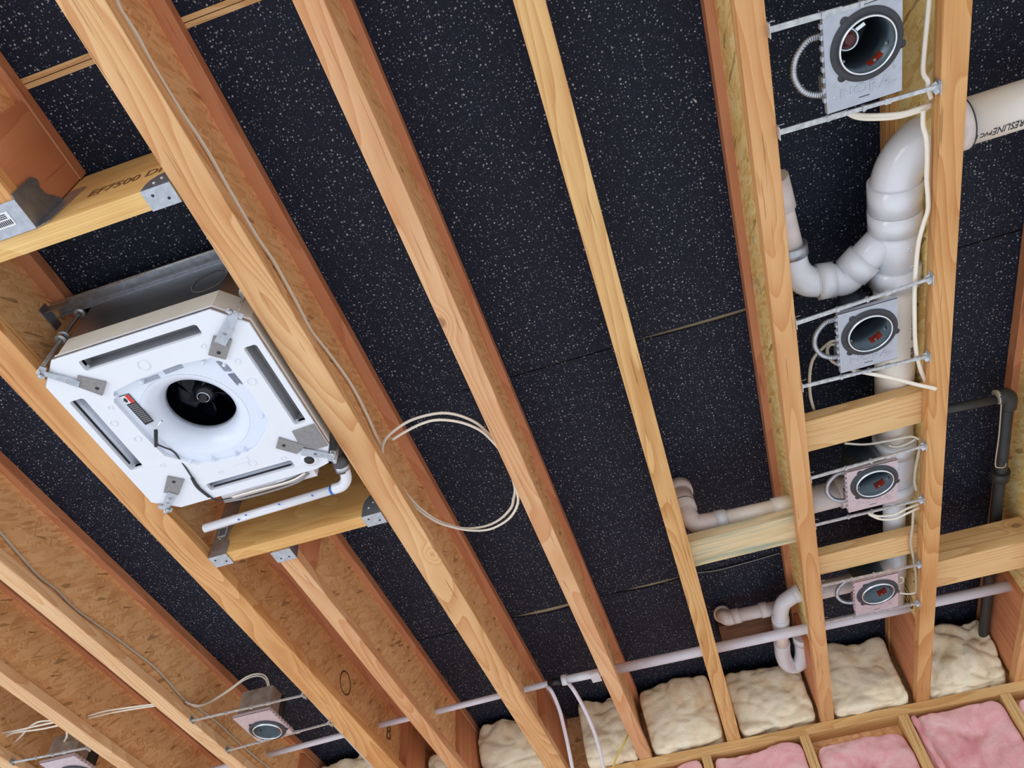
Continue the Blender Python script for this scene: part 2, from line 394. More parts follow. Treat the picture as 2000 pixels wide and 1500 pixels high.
def circle(cx, cy, r, n=48, a0=0.0, cw=False):
    l = [(cx + r * math.cos(a0 + 2 * math.pi * k / n), cy + r * math.sin(a0 + 2 * math.pi * k / n)) for k in range(n)]
    return l[::-1] if cw else l
def rrect(x0, x1, y0, y1, r, n=5):
    l = []
    for cx, cy, a in ((x1 - r, y1 - r, 0), (x0 + r, y1 - r, 90), (x0 + r, y0 + r, 180), (x1 - r, y0 + r, 270)):
        for k in range(n + 1):
            t = math.radians(a + 90 * k / n); l.append((cx + r * math.cos(t), cy + r * math.sin(t)))
    return l
def textmesh(body, size, extrude=0.0):
    cu = bpy.data.curves.new('t', 'FONT'); cu.body = body; cu.size = size; cu.extrude = extrude; cu.align_x = 'CENTER'; cu.align_y = 'CENTER'
    cu.resolution_u = 3
    o = bpy.data.objects.new('t', cu); col.objects.link(o)
    dg = bpy.context.evaluated_depsgraph_get()
    me = bpy.data.meshes.new_from_object(o.evaluated_get(dg))
    bpy.data.objects.remove(o)
    vs = [v.co.copy() for v in me.vertices]; fs = [tuple(p.vertices) for p in me.polygons]
    bpy.data.meshes.remove(me); return vs, fs
def flat_text(name, body, size, c, U, V, m, parent, extrude=0.0006, sx=1.0):
    vs, fs = textmesh(body, size, extrude); U, V = Vector(U), Vector(V); Nn = U.cross(V); c = Vector(c)
    return MB().add([c + U * v.x * sx + V * v.y + Nn * v.z for v in vs], fs).build(name, m, parent)
def pipe_text(name, body, size, c, U, V, R, ang, m, parent, sx=1.0):
    vs, fs = textmesh(body, size, 0.0004); U, V = Vector(U), Vector(V); Nn = U.cross(V); c = Vector(c)
    out = []
    for v in vs:
        a = ang + v.y / R; rr = R + 0.0006 + v.z
        out.append(c + U * v.x * sx + V * math.sin(a) * rr + Nn * math.cos(a) * rr)
    return MB().add(out, fs).build(name, m, parent)

D = 0.302      # joist depth: underside z = 0, top z = D
YE = 3.49      # face of the end wall

# ------------------------------------------------------------------ setting: subfloor, end wall
struct(MB().box(-3.6, 2.2, -1.2, 3.7, D + 0.012, D + 0.034).build('ceiling', M_PLY))
struct(MB().box(-3.6, 2.2, 3.582, 3.60, -1.3, D + 0.01).build('wall_back', M_OSB))

# black rubber sheets laid over the joists, rows 1.22 m wide, edges lift a little here and there
def lens(x, a, b, h): 
    if x <= a or x >= b: return 0.0
    return h * math.sin(math.pi * (x - a) / (b - a)) ** 1.3
def gap_a(x): return 0.006 + lens(x, 0.02, 0.62, 0.010) if x > -0.5 else 0.0015
def gap_b(x): return 0.002 + lens(x, -0.78, -0.33, 0.030) + lens(x, -0.32, 0.09, 0.022) + lens(x, -1.2, -0.7, 0.006) + lens(x, 0.0, 0.6, 0.006)
def mat_sheet(y0f, y1f, label):
    mb = MB(); xs = [-3.3 + 0.03 * i for i in range(int(5.2 / 0.03) + 1)]; n = len(xs); vs = []
    for x in xs:
        a, b = y0f(x), y1f(x)
        vs += [(x, a, D + 0.0015), (x, b, D + 0.0015), (x, b, D + 0.0075), (x, a, D + 0.0075)]
    fs = [(0, 1, 2, 3), ((n - 1) * 4 + 3, (n - 1) * 4 + 2, (n - 1) * 4 + 1, (n - 1) * 4)]
    for i in range(n - 1):
        a = i * 4; b = a + 4
        for k in range(4): fs.append((a + k, b + k, b + (k + 1) % 4, a + (k + 1) % 4))
    o = mb.add(vs, fs).build('rubber_sheet', M_RUB)
    return tag(o, label, 'rubber sheet', 'speckled black rubber sheets above the joists')
mat_sheet(lambda x: -1.0, lambda x: 0.203, 'black speckled rubber sheet in the top left corner, above the exposed wood strip')
mat_sheet(lambda x: 0.229, lambda x: 1.44, 'largest visible black speckled rubber sheet, row above the air conditioner')
mat_sheet(lambda x: 1.44 + gap_a(x), lambda x: 2.665, 'black speckled rubber sheet in the middle row behind the blocking and second lamp')
mat_sheet(lambda x: 2.665 + gap_b(x), lambda x: 3.575, 'black speckled rubber sheet nearest the insulated end wall')
# wood strip showing in the gap between two sheets
tag(MB().box(-1.46, -0.36, 0.2035, 0.215, D + 0.0005, D + 0.0095).box(-1.46, -0.36, 0.217, 0.2285, D + 0.0005, D + 0.0095).build('wood_strip', M_SPF), 'pale split wooden strip between two black rubber sheets at top left', 'wood strip')

# ------------------------------------------------------------------ joists
def joist(xc, w, label, m_bot, m_top=None, m_web=None, y0=-1.1, y1=3.575, stiff=(), group='wooden I-joists'):
    t = thing('i_joist', (xc, y0, 0), label, 'joist', group)
    ft = 0.038
    MB().box(xc - w / 2, xc + w / 2, y0, y1, 0, ft).build('bottom_flange', m_bot, t, bevel=0.0022)
    MB().box(xc - 0.0055, xc + 0.0055, y0, y1, ft, D - ft).build('web', m_web or M_OSB, t)
    MB().box(xc - w / 2, xc + w / 2, y0, y1, D - ft, D).build('top_flange', m_top or M_RED, t, bevel=0.0018)
    for s, ya, yb in stiff:
        a = xc + s * 0.0056; b = xc + s * (w / 2 - 0.004)
        MB().box(min(a, b), max(a, b), ya, yb, ft + 0.002, D - ft - 0.004).build('web_stiffener', M_STIFF, t, bevel=0.001)
    return t
j8 = joist(-2.842, 0.060, 'cream-edged I-joist in the bottom left corner of the picture', M_J0)
jm = joist(-2.433, 0.0607, 'pale I-joist at lower left, second up from the bottom left corner', M_J0)
j0 = joist(-2.0211, 0.062, 'I-joist with a long grey cable lying along its chipboard web', M_J0, stiff=[(1, 3.28, 3.49)])
j1 = joist(-1.4544, 0.095, 'wide honey-coloured I-joist left of the air conditioner with white pipe beside it', M_J1, stiff=[(1, 3.2, 3.42)])
jt = joist(-1.1803, 0.059, 'I-joist hung from the header below the air conditioner', M_J3, y0=1.618, stiff=[(1, 1.618, 1.80), (1, 3.2, 3.49)])
jtu = joist(-1.1803, 0.059, 'short I-joist at top left hung on the upper header', M_J1, y1=0.446, stiff=[(1, 0.24, 0.446)])
j2 = joist(-0.772, 0.0865, 'widest pale I-joist right of the air conditioner, thin cable along its side', M_J2, stiff=[(1, 3.15, 3.49)])
j3 = joist(-0.3737, 0.0570, 'pale pinkish I-joist that crosses the loop of white cable', M_J3)
j4 = joist(0.0259, 0.0600, 'yellowish I-joist in the middle seen almost straight from below', M_J4, m_top=M_J4)
j5 = joist(0.4363, 0.0570, 'I-joist along the left side of the row of downlights', M_J5, m_web=M_OSBY, stiff=[(-1, 3.05, 3.49)])
j6 = joist(0.8393, 0.0560, 'I-joist along the right side of the row of downlights', M_J6, m_web=M_OSBY, m_top=M_J6, stiff=[(-1, 2.98, 3.49)])
j7 = joist(1.2400, 0.0580, 'I-joist at the right edge of the picture beside the black pipe', M_J5, m_web=M_OSBY, stiff=[(-1, 2.95, 3.49)])
# stencilled stamps on the webs
flat_text('ink_stamp', 'B', 0.10, (-1.4544 + 0.0068, 3.07, 0.15), (0, 1, 0), (0, 0, 1), M_INKB, j1)
st = MB(); st.lathe([(0.050, 0), (0.050, 0.001), (0.044, 0.001), (0.044, 0), (0.050, 0)], (-1.4544 + 0.0062, 2.62, 0.15), (1, 0, 0)); st.build('ink_stamp', M_INKB, j1)
flat_text('ink_stamp', 'B', 0.10, (0.8393 - 0.0068, 2.92, 0.15), (0, -1, 0), (0, 0, 1), M_INKB, j6)
st = MB(); st.lathe([(0.052, 0), (0.052, 0.001), (0.046, 0.001), (0.046, 0), (0.052, 0)], (0.8393 - 0.0072, 2.92, 0.15), (1, 0, 0)); st.build('ink_stamp', M_INKB, j6)

# ------------------------------------------------------------------ headers, hangers
h1 = thing('header_beam', (-1.13, 0.449, 0), 'laminated header beam across the top left with stamped lettering', 'header beam', 'laminated headers of the opening')
MB().box(-1.405, -0.817, 0.449, 0.494, 0.001, 0.288).build('beam', M_LVL, h1, bevel=0.001)
flat_text('stamped_lettering', 'EF7500 DF', 0.050, (-0.965, 0.4484, 0.115), (1, 0, 0.0), (0, 0, 1), M_INKB, h1, sx=0.92)
h2 = thing('header_beam', (-1.13, 1.57, 0), 'knotty laminated header beam below the air conditioner behind a white pipe', 'header beam', 'laminated headers of the opening')
MB().box(-1.405, -0.817, 1.570, 1.615, 0.001, 0.288).build('beam', M_LVLK, h2, bevel=0.001)

def hanger_on_header(xa, xb, ya, yb, ht, curve, label, sticker=False):
    """U-shaped hanger around a header end; the shaped side plate faces -Y"""
    t = thing('joist_hanger', ((xa + xb) / 2, ya, 0), label, 'joist hanger', 'galvanised joist hangers')
    MB().box(xa, xb, ya - 0.002, yb + 0.002, -0.0035, -0.0005).build('seat', M_GALV, t)
    for y, s in ((ya - 0.0022, -1), (yb + 0.0006, 1)):
        if curve == 'r': prof = [(xa, 0), (xb, 0), (xb, ht), (xb - 0.012, ht), (xa + 0.022, ht * 0.86), (xa + 0.006, ht * 0.66), (xa, ht * 0.42)]
        elif curve == 'l': prof = [(xa, 0), (xb, 0), (xb, ht * 0.20), (xb - 0.012, ht * 0.28), (xb - 0.010, ht * 0.42), (xb, ht * 0.5), (xb, ht), (xa, ht)]
        MB().plate([prof], y, y + 0.0016, tf=lambda a, b, c: (a, c, b)).build('side_plate', M_GALV, t)
    nb = MB()
    for k in range(3):
        nb.lathe([(0.0001, -0.003), (0.004, -0.002), (0.0045, 0)], (xa + (xb - xa) * (0.35 + 0.2 * k), ya - 0.0022, ht * (0.3 + 0.2 * k)), (0, 1, 0), seg=10)
    nb.build('nail_heads', M_ZINC, t)
    for k in range(2): MB().lathe([(0.0001, 0), (0.0035, 0)], ((xa + xb) / 2 + (k - .5) * 0.03, (ya + yb) / 2 + 0.008 * (k * 2 - 1), -0.004), seg=10).build('nail_hole', M_INK, t)
    if sticker:
        s = MB().box(xa + 0.012, xa + 0.040, ya - 0.0042, ya - 0.0026, ht * 0.32, ht * 0.50).build('barcode_sticker', M_STICK, t)
        mm = MB()
        for k in range(6): mm.box(xa + 0.015 + 0.004 * k, xa + 0.0172 + 0.004 * k, ya - 0.0048, ya - 0.0043, ht * 0.34, ht * 0.47)
        mm.build('barcode', M_INK, s)
    return t
hanger_on_header(-0.888, -0.8165, 0.449, 0.494, 0.085, 'r', 'galvanised hanger at the right end of the upper header')
hanger_on_header(-0.880, -0.8165, 1.570, 1.615, 0.095, 'r', 'galvanised hanger at the right end of the lower header')
hanger_on_header(-1.404, -1.342, 1.570, 1.615, 0.235, 'l', 'tall galvanised hanger with barcode sticker at the left end of lower header', sticker=True)
# hanger that carries the short joist on the upper header
t = thing('joist_hanger', (-1.18, 0.44, 0), 'scratched hanger with white barcode label under the short top left joist', 'joist hanger', 'galvanised joist hangers')
MB().box(-1.255, -1.147, 0.375, 0.447, -0.004, -0.0005).build('seat', M_GALV, t)
MB().plate([[(0.365, 0), (0.447, 0), (0.447, 0.15), (0.43, 0.13), (0.412, 0.105), (0.395, 0.10), (0.378, 0.112), (0.365, 0.095)]], -1.1495, -1.1475, tf=lambda a, b, c: (c, a, b)).build('side_plate', M_GALVD, t)
MB().plate([[(0.365, 0), (0.447, 0), (0.447, 0.15), (0.43, 0.13), (0.412, 0.105), (0.395, 0.10), (0.378, 0.112), (0.365, 0.095)]], -1.2125, -1.2105, tf=lambda a, b, c: (c, a, b)).build('side_plate', M_GALVD, t)
MB().plate([[(-1.1475, 0.0), (-1.125, 0.02), (-1.106, 0.19), (-1.1475, 0.19)]], 0.4465, 0.448, tf=lambda a, b, c: (a, c, b)).build('face_flange', M_GALV, t)
s_ = MB().box(-1.222, -1.180, 0.392, 0.425, -0.0052, -0.0042).build('barcode_sticker', M_STICK, t)
mm = MB()
for k in range(8): mm.box(-1.218 + 0.0045 * k, -1.2155 + 0.0045 * k, 0.410, 0.421, -0.0058, -0.0053)
for k in range(3): mm.box(-1.218, -1.188, 0.396 + 0.004 * k, 0.398 + 0.004 * k, -0.0058, -0.0053)
mm.build('barcode', M_INK, s_)
t = thing('joist_hanger', (-1.18, 1.65, 0), 'small galvanised hanger on the far side of the lower header', 'joist hanger', 'galvanised joist hangers')
MB().box(-1.214, -1.147, 1.617, 1.668, -0.004, -0.0005).build('seat', M_GALV, t)
for xx in (-1.2125, -1.1495): MB().plate([[(1.617, 0), (1.668, 0), (1.655, 0.10), (1.617, 0.16)]], xx, xx + 0.0018, tf=lambda a, b, c: (c, a, b)).build('side_plate', M_GALVD, t)
for a, b in ((-1.195, 1.652), (-1.167, 1.652)): MB().lathe([(0.0001, 0), (0.0032, 0)], (a, b, -0.0044), seg=10).build('nail_hole', M_INK, t)

# ------------------------------------------------------------------ blocking
def block(x0, x1, y0, y1, z0, z1, label, m, layers=1):
    t = thing('blocking', ((x0 + x1) / 2, y0, z0), label, 'wood block', 'wooden blocks between the joists')
    h = (z1 - z0) / layers
    for k in range(layers): MB().box(x0, x1, y0 + 0.004 * k, y1 - 0.002 * k, z0 + h * k + 0.0009, z0 + h * (k + 1) - 0.0009).build('board', m, t, bevel=0.002)
    return t
block(0.443, 0.832, 1.708, 1.838, 0.039, 0.077, 'pale wooden block below the second downlight', M_SPF)
block(0.443, 0.832, 2.372, 2.482, 0.039, 0.077, 'pale wooden block between the third and fourth downlights', M_SPF)
block(0.032, 0.430, 2.125, 2.262, 0.039, 0.077, 'green and yellow stained wooden block under a cream pipe', M_SPFG)
block(0.846, 1.233, 2.570, 2.728, 0.039, 0.153, 'thick block of three stacked boards at the right edge', M_SPF, layers=3)

# ------------------------------------------------------------------ end wall: plate, studs, insulation
tag(MB().box(-3.5, 2.1, YE, YE + 0.089, -0.038, -0.0005).build('top_plate', M_PLATE, bevel=0.002), 'long pale top plate of the end wall carrying the joist ends', 'wall plate')
for x, lab in ((-0.93, 'wall stud out at the left under the plate'), (-0.52, 'wall stud left of the small pink insulation piece'), (-0.111, 'narrow wall stud between the two pink batts at the bottom middle'), (0.318, 'wall stud left of the pink batt that hangs low'), (0.737, 'wall stud right of the pink batt that hangs low'), (1.152, 'wall stud at the bottom right corner'), (1.57, 'wall stud right of the corner')):
    if x in (-0.93, -0.52, 1.57): continue
    tag(MB().box(x - 0.020, x + 0.020, YE, YE + 0.089, -1.15, -0.0385).build('wall_stud', M_STUD, bevel=0.002), lab, 'stud', 'studs of the end wall')

def soft_box(x0, x1, y0, y1, z0, z1, seed, amp=0.02, n=26, pw=7.0, shear=0.0, crumple=0.0):
    vs = []; fs = []; idx = {}
    cx, cy, cz = (x0 + x1) / 2, (y0 + y1) / 2, (z0 + z1) / 2; hx, hy, hz = (x1 - x0) / 2, (y1 - y0) / 2, (z1 - z0) / 2
    def V(a, b, c):
        key = (round(a, 4), round(b, 4), round(c, 4))
        if key in idx: return idx[key]
        l = (abs(a) ** pw + abs(b) ** pw + abs(c) ** pw) ** (1 / pw)
        p = Vector((a / l, b / l, c / l))
        q = Vector((cx + p.x * hx, cy + p.y * hy + shear * p.z, cz + p.z * hz))
        s = Vector((seed * 3.7, seed * 1.3, seed))
        d = noise.fractal(q * 7 + s, 1.0, 2.0, 4) * amp + noise.noise(q * 3.2 + s) * amp * 1.4
        r = (1 - abs(noise.noise(q * 5.5 + s * 2))) ** 4
        d -= r * amp * 0.8
        d -= (1 - abs(noise.noise(Vector((q.x * 6, q.y * 6, q.z * 11)) + s * 5))) ** 12 * amp * 0.35
        d += noise.noise(q * 30 + s) * 0.0018
        if crumple: d += (abs(noise.noise(q * 13 + s)) ** 0.6 - 0.35) * crumple
        q += Vector((p.x * 0.25, p.y * 1.0, p.z * 0.7)) * d
        idx[key] = len(vs); vs.append(q); return idx[key]
    g = [-1 + 2 * i / n for i in range(n + 1)]
    for ax in range(3):
        for s in (-1, 1):
            for i in range(n):
                for j in range(n):
                    q = []
                    for a, b in ((g[i], g[j]), (g[i + 1], g[j]), (g[i + 1], g[j + 1]), (g[i], g[j + 1])):
                        c = [a, b]; c.insert(ax, s); q.append(V(*c))
                    fs.append(tuple(q))
    return MB().add(vs, fs, True)
bays = [(-2.80, -2.46, 'cream insulation batt in the far left bay at the wall', 0.25, 0), (-2.40, -2.05, 'cream insulation batt in the bay left of the long grey cable', 0.25, 0),
        (-1.99, -1.51, 'cream insulation batt below the single downlight at lower left', 0.275, 0), (-1.40, -1.215, 'cream insulation batt glimpsed left of the hung joist', 0.20, 0),
        (-1.145, -0.820, 'cream insulation batt beside the wide pale joist, wrinkled top', 0.28, 0), (-0.640, -0.405, 'cream insulation batt behind the two hanging white tubes', 0.29, 0.0),
        (-0.340, -0.008, 'cream insulation batt with a folded left edge, bottom middle', 0.275, 0.006), (0.060, 0.402, 'cream insulation batt under the white drain trap', 0.27, 0.012),
        (0.470, 0.790, 'smooth cream insulation batt under the fourth downlight', 0.285, 0), (0.872, 1.208, 'crumpled cream insulation batt around the black pipe at right', 0.265, 0.035)]
for i, (a, b, lab, zt, cr_) in enumerate(bays):
    if i in (0, 1): continue
    tag(soft_box(a, b, 3.425, 3.578, 0.003, zt, i * 2.3 + 1, amp=0.018, shear=-0.026, crumple=cr_, n=40, pw=11).build('insulation_batt', M_BATT), lab, 'insulation', 'cream insulation batts between the joist ends')
for i, (a, b, zt, lab) in enumerate(((-0.50, -0.135, -0.045, 'small pink insulation batt at the bottom, left of the narrow stud'), (-0.088, 0.296, -0.050, 'pink insulation batt right of the narrow stud'),
                                     (0.342, 0.715, -0.092, 'pink insulation batt that hangs low and leaves the wood above it bare'), (0.760, 1.130, -0.052, 'largest pink insulation batt with a folded left edge'),
                                     (1.174, 1.55, -0.06, 'pink insulation batt in the bottom right corner'))):
    t = tag(soft_box(a, b, 3.500, 3.578, -0.75, zt, i * 3.1 + 40, amp=0.015, pw=16, n=44).build('pink_batt', M_PINK), lab, 'insulation', 'pink insulation batts in the end wall')
# folded flap of the big pink batt
fp = [(0.770, 3.488, -0.06), (0.778, 3.484, -0.2), (0.792, 3.482, -0.36), (0.80, 3.484, -0.6)]
tag(MB().tube(smoothpath(fp, 6), 0.016, 10, flat=0.6, rfun=lambda i: 0.018 + 0.004 * math.sin(i * 1.7)).build('insulation_flap', M_PINK), 'rolled pink insulation edge folded over the stud at lower right', 'insulation')
# ------------------------------------------------------------------ air conditioner cassette
AX, AY = -1.132, 1.050
ac = thing('ceiling_cassette', (AX, AY, 0), 'white four-way ceiling air conditioner cassette hung in the framed opening', 'air conditioner')
A = lambda x, y, z=0.0: Vector((AX + x / 1000, AY + y / 1000, z))
def AL(l): return [(AX + x / 1000, AY + y / 1000) for x, y in l]
oct_ = [(-222, -288), (222, -288), (290, -222), (290, 215), (258, 278), (215, 288), (-222, 288), (-290, 240), (-290, -222)]
def slot(x0, x1, y0, y1): return rrect(AX + x0 / 1000, AX + x1 / 1000, AY + y0 / 1000, AY + y1 / 1000, 0.008)
slots = [slot(-165, 168, -263, -230), slot(238, 274, -160, 116), slot(-268, -226, -160, 108), slot(-106, 166, 230, 259)]
bell = AL([(-142, -150), (-70, -163), (60, -170), (150, -160), (175, -130), (184, -20), (178, 75), (150, 110), (92, 158), (10, 168), (-82, 156), (-150, 92), (-158, 0), (-162, -120)])
MB().plate([AL(oct_)] + slots + [bell], 0.0, 0.022).build('face_panel', M_WHITE, ac, bevel=0.002)
# metal rim round the face
rim = MB()
inner = [(x * 0.992, y * 0.992) for x, y in oct_]
rim.plate([AL([(x * 1.005, y * 1.005) for x, y in oct_]), AL([(x * 1.0005, y * 1.0005) for x, y in oct_])], 0.002, 0.010)
rim.build('edge_trim', M_GALV, ac)
# case
case = MB(); co = [(x * 0.985, y * 0.985) for x, y in oct_]
case.plate([AL(co), AL([(x * 0.95, y * 0.95) for x, y in oct_])], 0.096, 0.249).plate([AL(co)], 0.2495, 0.251)
for k in range(1): pass
case.build('case', M_CASE, ac)
bd = MB(); bd.plate([AL([(x * 0.99, y * 0.99) for x, y in oct_]), AL([(x * 0.93, y * 0.93) for x, y in oct_])], 0.0105, 0.0955); bd.build('insulated_side_band', M_BEIGE, ac)
kn = MB(); kn.lathe([(0.048, -0.001), (0.050, -0.002), (0.052, -0.001)], (AX + 0.17, AY - 0.2840, 0.17), (0, 1, 0)); kn.build('knockout_ring', M_GALV, ac)
# outlets
def duct(x0, x1, y0, y1, side):
    X0, X1, Y0, Y1 = AX + x0 / 1000, AX + x1 / 1000, AY + y0 / 1000, AY + y1 / 1000
    za, zb = 0.012, 0.050
    q = {'N': ((X0, Y0), (X1, Y0), (X1, Y1), (X0, Y1)), 'S': ((X1, Y1), (X0, Y1), (X0, Y0), (X1, Y0)),
         'E': ((X1, Y0), (X1, Y1), (X0, Y1), (X0, Y0)), 'W': ((X0, Y1), (X0, Y0), (X1, Y0), (X1, Y1))}[side]   # outer edge first, inner edge last
    P = [Vector((a, b, 0)) for a, b in q]; up_ = Vector((0, 0, 1))
    m0 = P[0].lerp(P[3], 0.62); m1 = P[1].lerp(P[2], 0.62)
    inner = MB().add([P[3] + up_ * za, P[2] + up_ * za, P[2] + up_ * (zb + .002), P[3] + up_ * (zb + .002), m0 + up_ * zb, m1 + up_ * zb], [(0, 1, 2, 3), (3, 2, 5, 4)])
    inner.add([P[0] + up_ * za, P[3] + up_ * za, P[3] + up_ * zb, P[0] + up_ * zb], [(0, 1, 2, 3)])
    inner.add([P[1] + up_ * za, P[2] + up_ * za, P[2] + up_ * zb, P[1] + up_ * zb], [(0, 1, 2, 3)])
    o = inner.build('air_outlet', M_DUCT, ac)
    so = o.modifiers.new('solid', 'SOLIDIFY'); so.thickness = 0.0012
    k = 5; rows = []
    for i in range(k + 1):
        f = i / k; zz = za + 0.006 + (zb - za - 0.006) * math.sin(f * math.pi / 2)
        for a, b, e0, e1 in ((P[0], P[3], 0, 0), (P[1], P[2], 0, 0)): rows.append(a.lerp(b, 0.62 * f + 0.03) + up_ * zz)
    v = MB().add(rows, [(2 * i, 2 * i + 1, 2 * i + 3, 2 * i + 2) for i in range(k)], True).build('guide_vane', M_PAN, o)
    so = v.modifiers.new('solid', 'SOLIDIFY'); so.thickness = 0.0012
    g0, g1 = P[0].lerp(P[1], 0.06), P[0].lerp(P[1], 0.97); w_ = (P[3] - P[0]).normalized() * 0.0025
    MB().obox(g0 + w_ + up_ * 0.013, g1 + w_ + up_ * 0.013, 0.003, 0.004).build('gap_shade_strip', M_BLACK, o)  # black bar put in for the shade of the gap along the outer edge
    return o
duct(-165, 168, -263, -230, 'N'); duct(238, 274, -160, 116, 'E'); duct(-268, -226, -160, 108, 'W'); duct(-106, 166, 230, 259, 'S')
# sunken pan and bell mouth
MB().plate([[(AX + (x - AX) * 1.0 , AY + (y - AY) * 1.0) for x, y in bell], circle(AX, AY + 0.002, 0.142, 56)], 0.012, 0.0215).build('drain_pan', M_PAN, ac, bevel=0.001)
pr = [(0.142, 0.012), (0.136, 0.0125), (0.126, 0.017), (0.112, 0.028), (0.101, 0.044), (0.095, 0.062), (0.0935, 0.078), (0.0955, 0.078), (0.105, 0.046), (0.13, 0.024), (0.142, 0.020)]
MB().lathe(pr, (AX, AY + 0.002, 0), seg=64).build('bell_mouth', M_PAN, ac)
fan = MB(); fan.lathe([(0.094, 0.078), (0.12, 0.082), (0.12, 0.17), (0.05, 0.172), (0.0001, 0.172)], (AX, AY + 0.002, 0), seg=48)
fo = fan.build('fan_rotor', M_FAN, ac)
bl = MB()
for k in range(5):
    a = k * 2 * math.pi / 5 + 0.4; rows = []
    for i in range(7):
        r = 0.028 + 0.062 * i / 6; sw = a + 0.5 * (i / 6)
        for j in range(5):
            tt = sw + 0.95 * (j / 4 - .5) * (1 - 0.3 * i / 6); rows.append((AX + r * math.cos(tt), AY + .002 + r * math.sin(tt), 0.098 + 0.030 * (j / 4) + 0.01 * (i / 6) ** 2))
    bl.add(rows, [(i * 5 + j, i * 5 + j + 1, (i + 1) * 5 + j + 1, (i + 1) * 5 + j) for i in range(6) for j in range(4)], True)
ob = bl.build('fan_blades', M_FAN, fo); so = ob.modifiers.new('solid', 'SOLIDIFY'); so.thickness = 0.0015
hubo = MB().lathe([(0.0001, 0.088), (0.009, 0.088), (0.0095, 0.080), (0.011, 0.080), (0.0115, 0.092), (0.018, 0.094), (0.030, 0.104), (0.034, 0.125)], (AX, AY + 0.002, 0)).build('hub', M_BLACK, fo)
MB().lathe([(0.0155, 0.091), (0.0165, 0.0885), (0.0175, 0.091)], (AX, AY + .002, 0)).build('hub_ring', M_CHROME, hubo)
# corner pads and suspension brackets
def pad(q): 
    return MB().plate([AL(q)], -0.006, -0.0005).build('corner_pad', M_GREYF, ac, bevel=0.001)
p1 = pad([(-190, -228), (-136, -186), (-172, -152), (-214, -202)])
p2 = pad([(191, -220), (228, -194), (182, -146), (149, -174)])
p3 = pad([(178, 138), (232, 192), (196, 211), (152, 170)])
p4 = pad([(-184, 160), (-148, 189), (-196, 236), (-230, 212)])
def bracket(a, b, w, holes):
    a, b = A(*a), A(*b); d = (b - a).normalized(); n = Vector((-d.y, d.x, 0)); L_ = (b - a).length
    l = [(0, -w), (L_, -w * 0.7), (L_, w * 0.7), (L_ * 0.6, w * 0.72), (L_ * 0.5, w), (0, w)]
    hs = [circle(h * L_, 0, 0.0055, 14) for h in holes]
    tf = lambda x, y, z: (a.x + d.x * x + n.x * y, a.y + d.y * x + n.y * y, z)
    o = MB().plate([l] + hs, -0.0085, -0.0065, tf=tf).build('suspension_bracket', M_GALV, ac)
    e = MB(); e.obox(b - n * 0.020 + Vector((0, 0, -.006)), b + n * 0.020 + Vector((0, 0, -.006)), 0.016, 0.003); e.build('bracket_tab', M_GALV, o)
    sc = MB(); sc.lathe([(0.0001, -0.012), (0.005, -0.012), (0.006, -0.0065)], tuple(b - Vector((0, 0, 0.004)) - n * 0.010), seg=12); sc.build('screw', M_ZINC, o)
    return o
bracket((-200, -205), (-262, -268), 0.011, [0.3]); bracket((196, -196), (276, -262), 0.015, [0.35]); bracket((214, 205), (284, 252), 0.014, [0.45]); bracket((-205, 222), (-262, 270), 0.013, [0.3, 0.6])
for q in (A(-168, -178), A(178, -172), A(178, 168), A(-178, 184)):
    MB().lathe([(0.0001, -0.0065), (0.005, -0.0068), (0.005, -0.006)], (q.x, q.y, 0), seg=14).build('pad_hole', M_INK, ac)
MB().plate([AL([(222, 132), (289, 128), (289, 214), (214, 214)])], -0.004, -0.0004).build('foam_tape', M_GREYF, ac)
MB().lathe([(0.0001, -0.007), (0.013, -0.007), (0.014, -0.0005)], A(217, 244), seg=24).build('drain_plug', M_BLACK, ac)
MB().lathe([(0.015, -0.006), (0.024, -0.005), (0.026, -0.0002)], A(217, 244), seg=24).build('plug_boss', M_WHITE, ac)
# embossed rings and little raised logo block
em = MB()
for x, y, r in ((-20, -200, 16), (150, -200, 7), (-180, -110, 7), (-180, 10, 10), (-175, 120, 7), (60, 200, 12), (205, -60, 12), (205, -130, 8), (-40, 200, 7), (150, 215, 8), (-205, -60, 10), (-120, 235, 8)):
    em.lathe([(r / 1000, 0), (r / 1000, -0.0018), (r / 1000 - 0.0015, -0.0018), (r / 1000 - .0015, 0)], A(x, y), seg=24)
em.box(AX + 0.0, AX + 0.058, AY + 0.172, AY + 0.190, -0.002, 0.0); em.build('moulded_marks', M_WHITE, ac)
# labels
lb = MB().plate([AL([(-146, -126), (-118, -126), (-112, -22), (-140, -18)])], 0.0095, 0.0115).build('warning_label', M_BLACK, ac)
MB().plate([AL([(-145, -125), (-119, -125), (-117.5, -98), (-143.5, -98)])], 0.0085, 0.0093).build('label_head', M_STICK, lb)
MB().plate([AL([(-130, -125), (-119, -125), (-117.5, -98), (-128.5, -98)])], 0.0078, 0.0084).build('red_stripe', M_REDB, lb)
MB().plate([AL([(-142, -112), (-136, -120), (-132, -112), (-134, -103), (-140, -104)])], 0.0078, 0.0084).build('hazard_symbol', M_INK, lb)
tl = MB()
for k in range(11): tl.plate([AL([(-141 + k * .5, -92 + 6.2 * k), (-117 + k * .35, -92 + 6.2 * k), (-117 + k * .35, -90 + 6.2 * k), (-141 + k * .5, -90 + 6.2 * k)])], 0.0087, 0.0093)
tl.build('fine_print', M_DUCT, lb)
tl = MB()
random.seed(3)
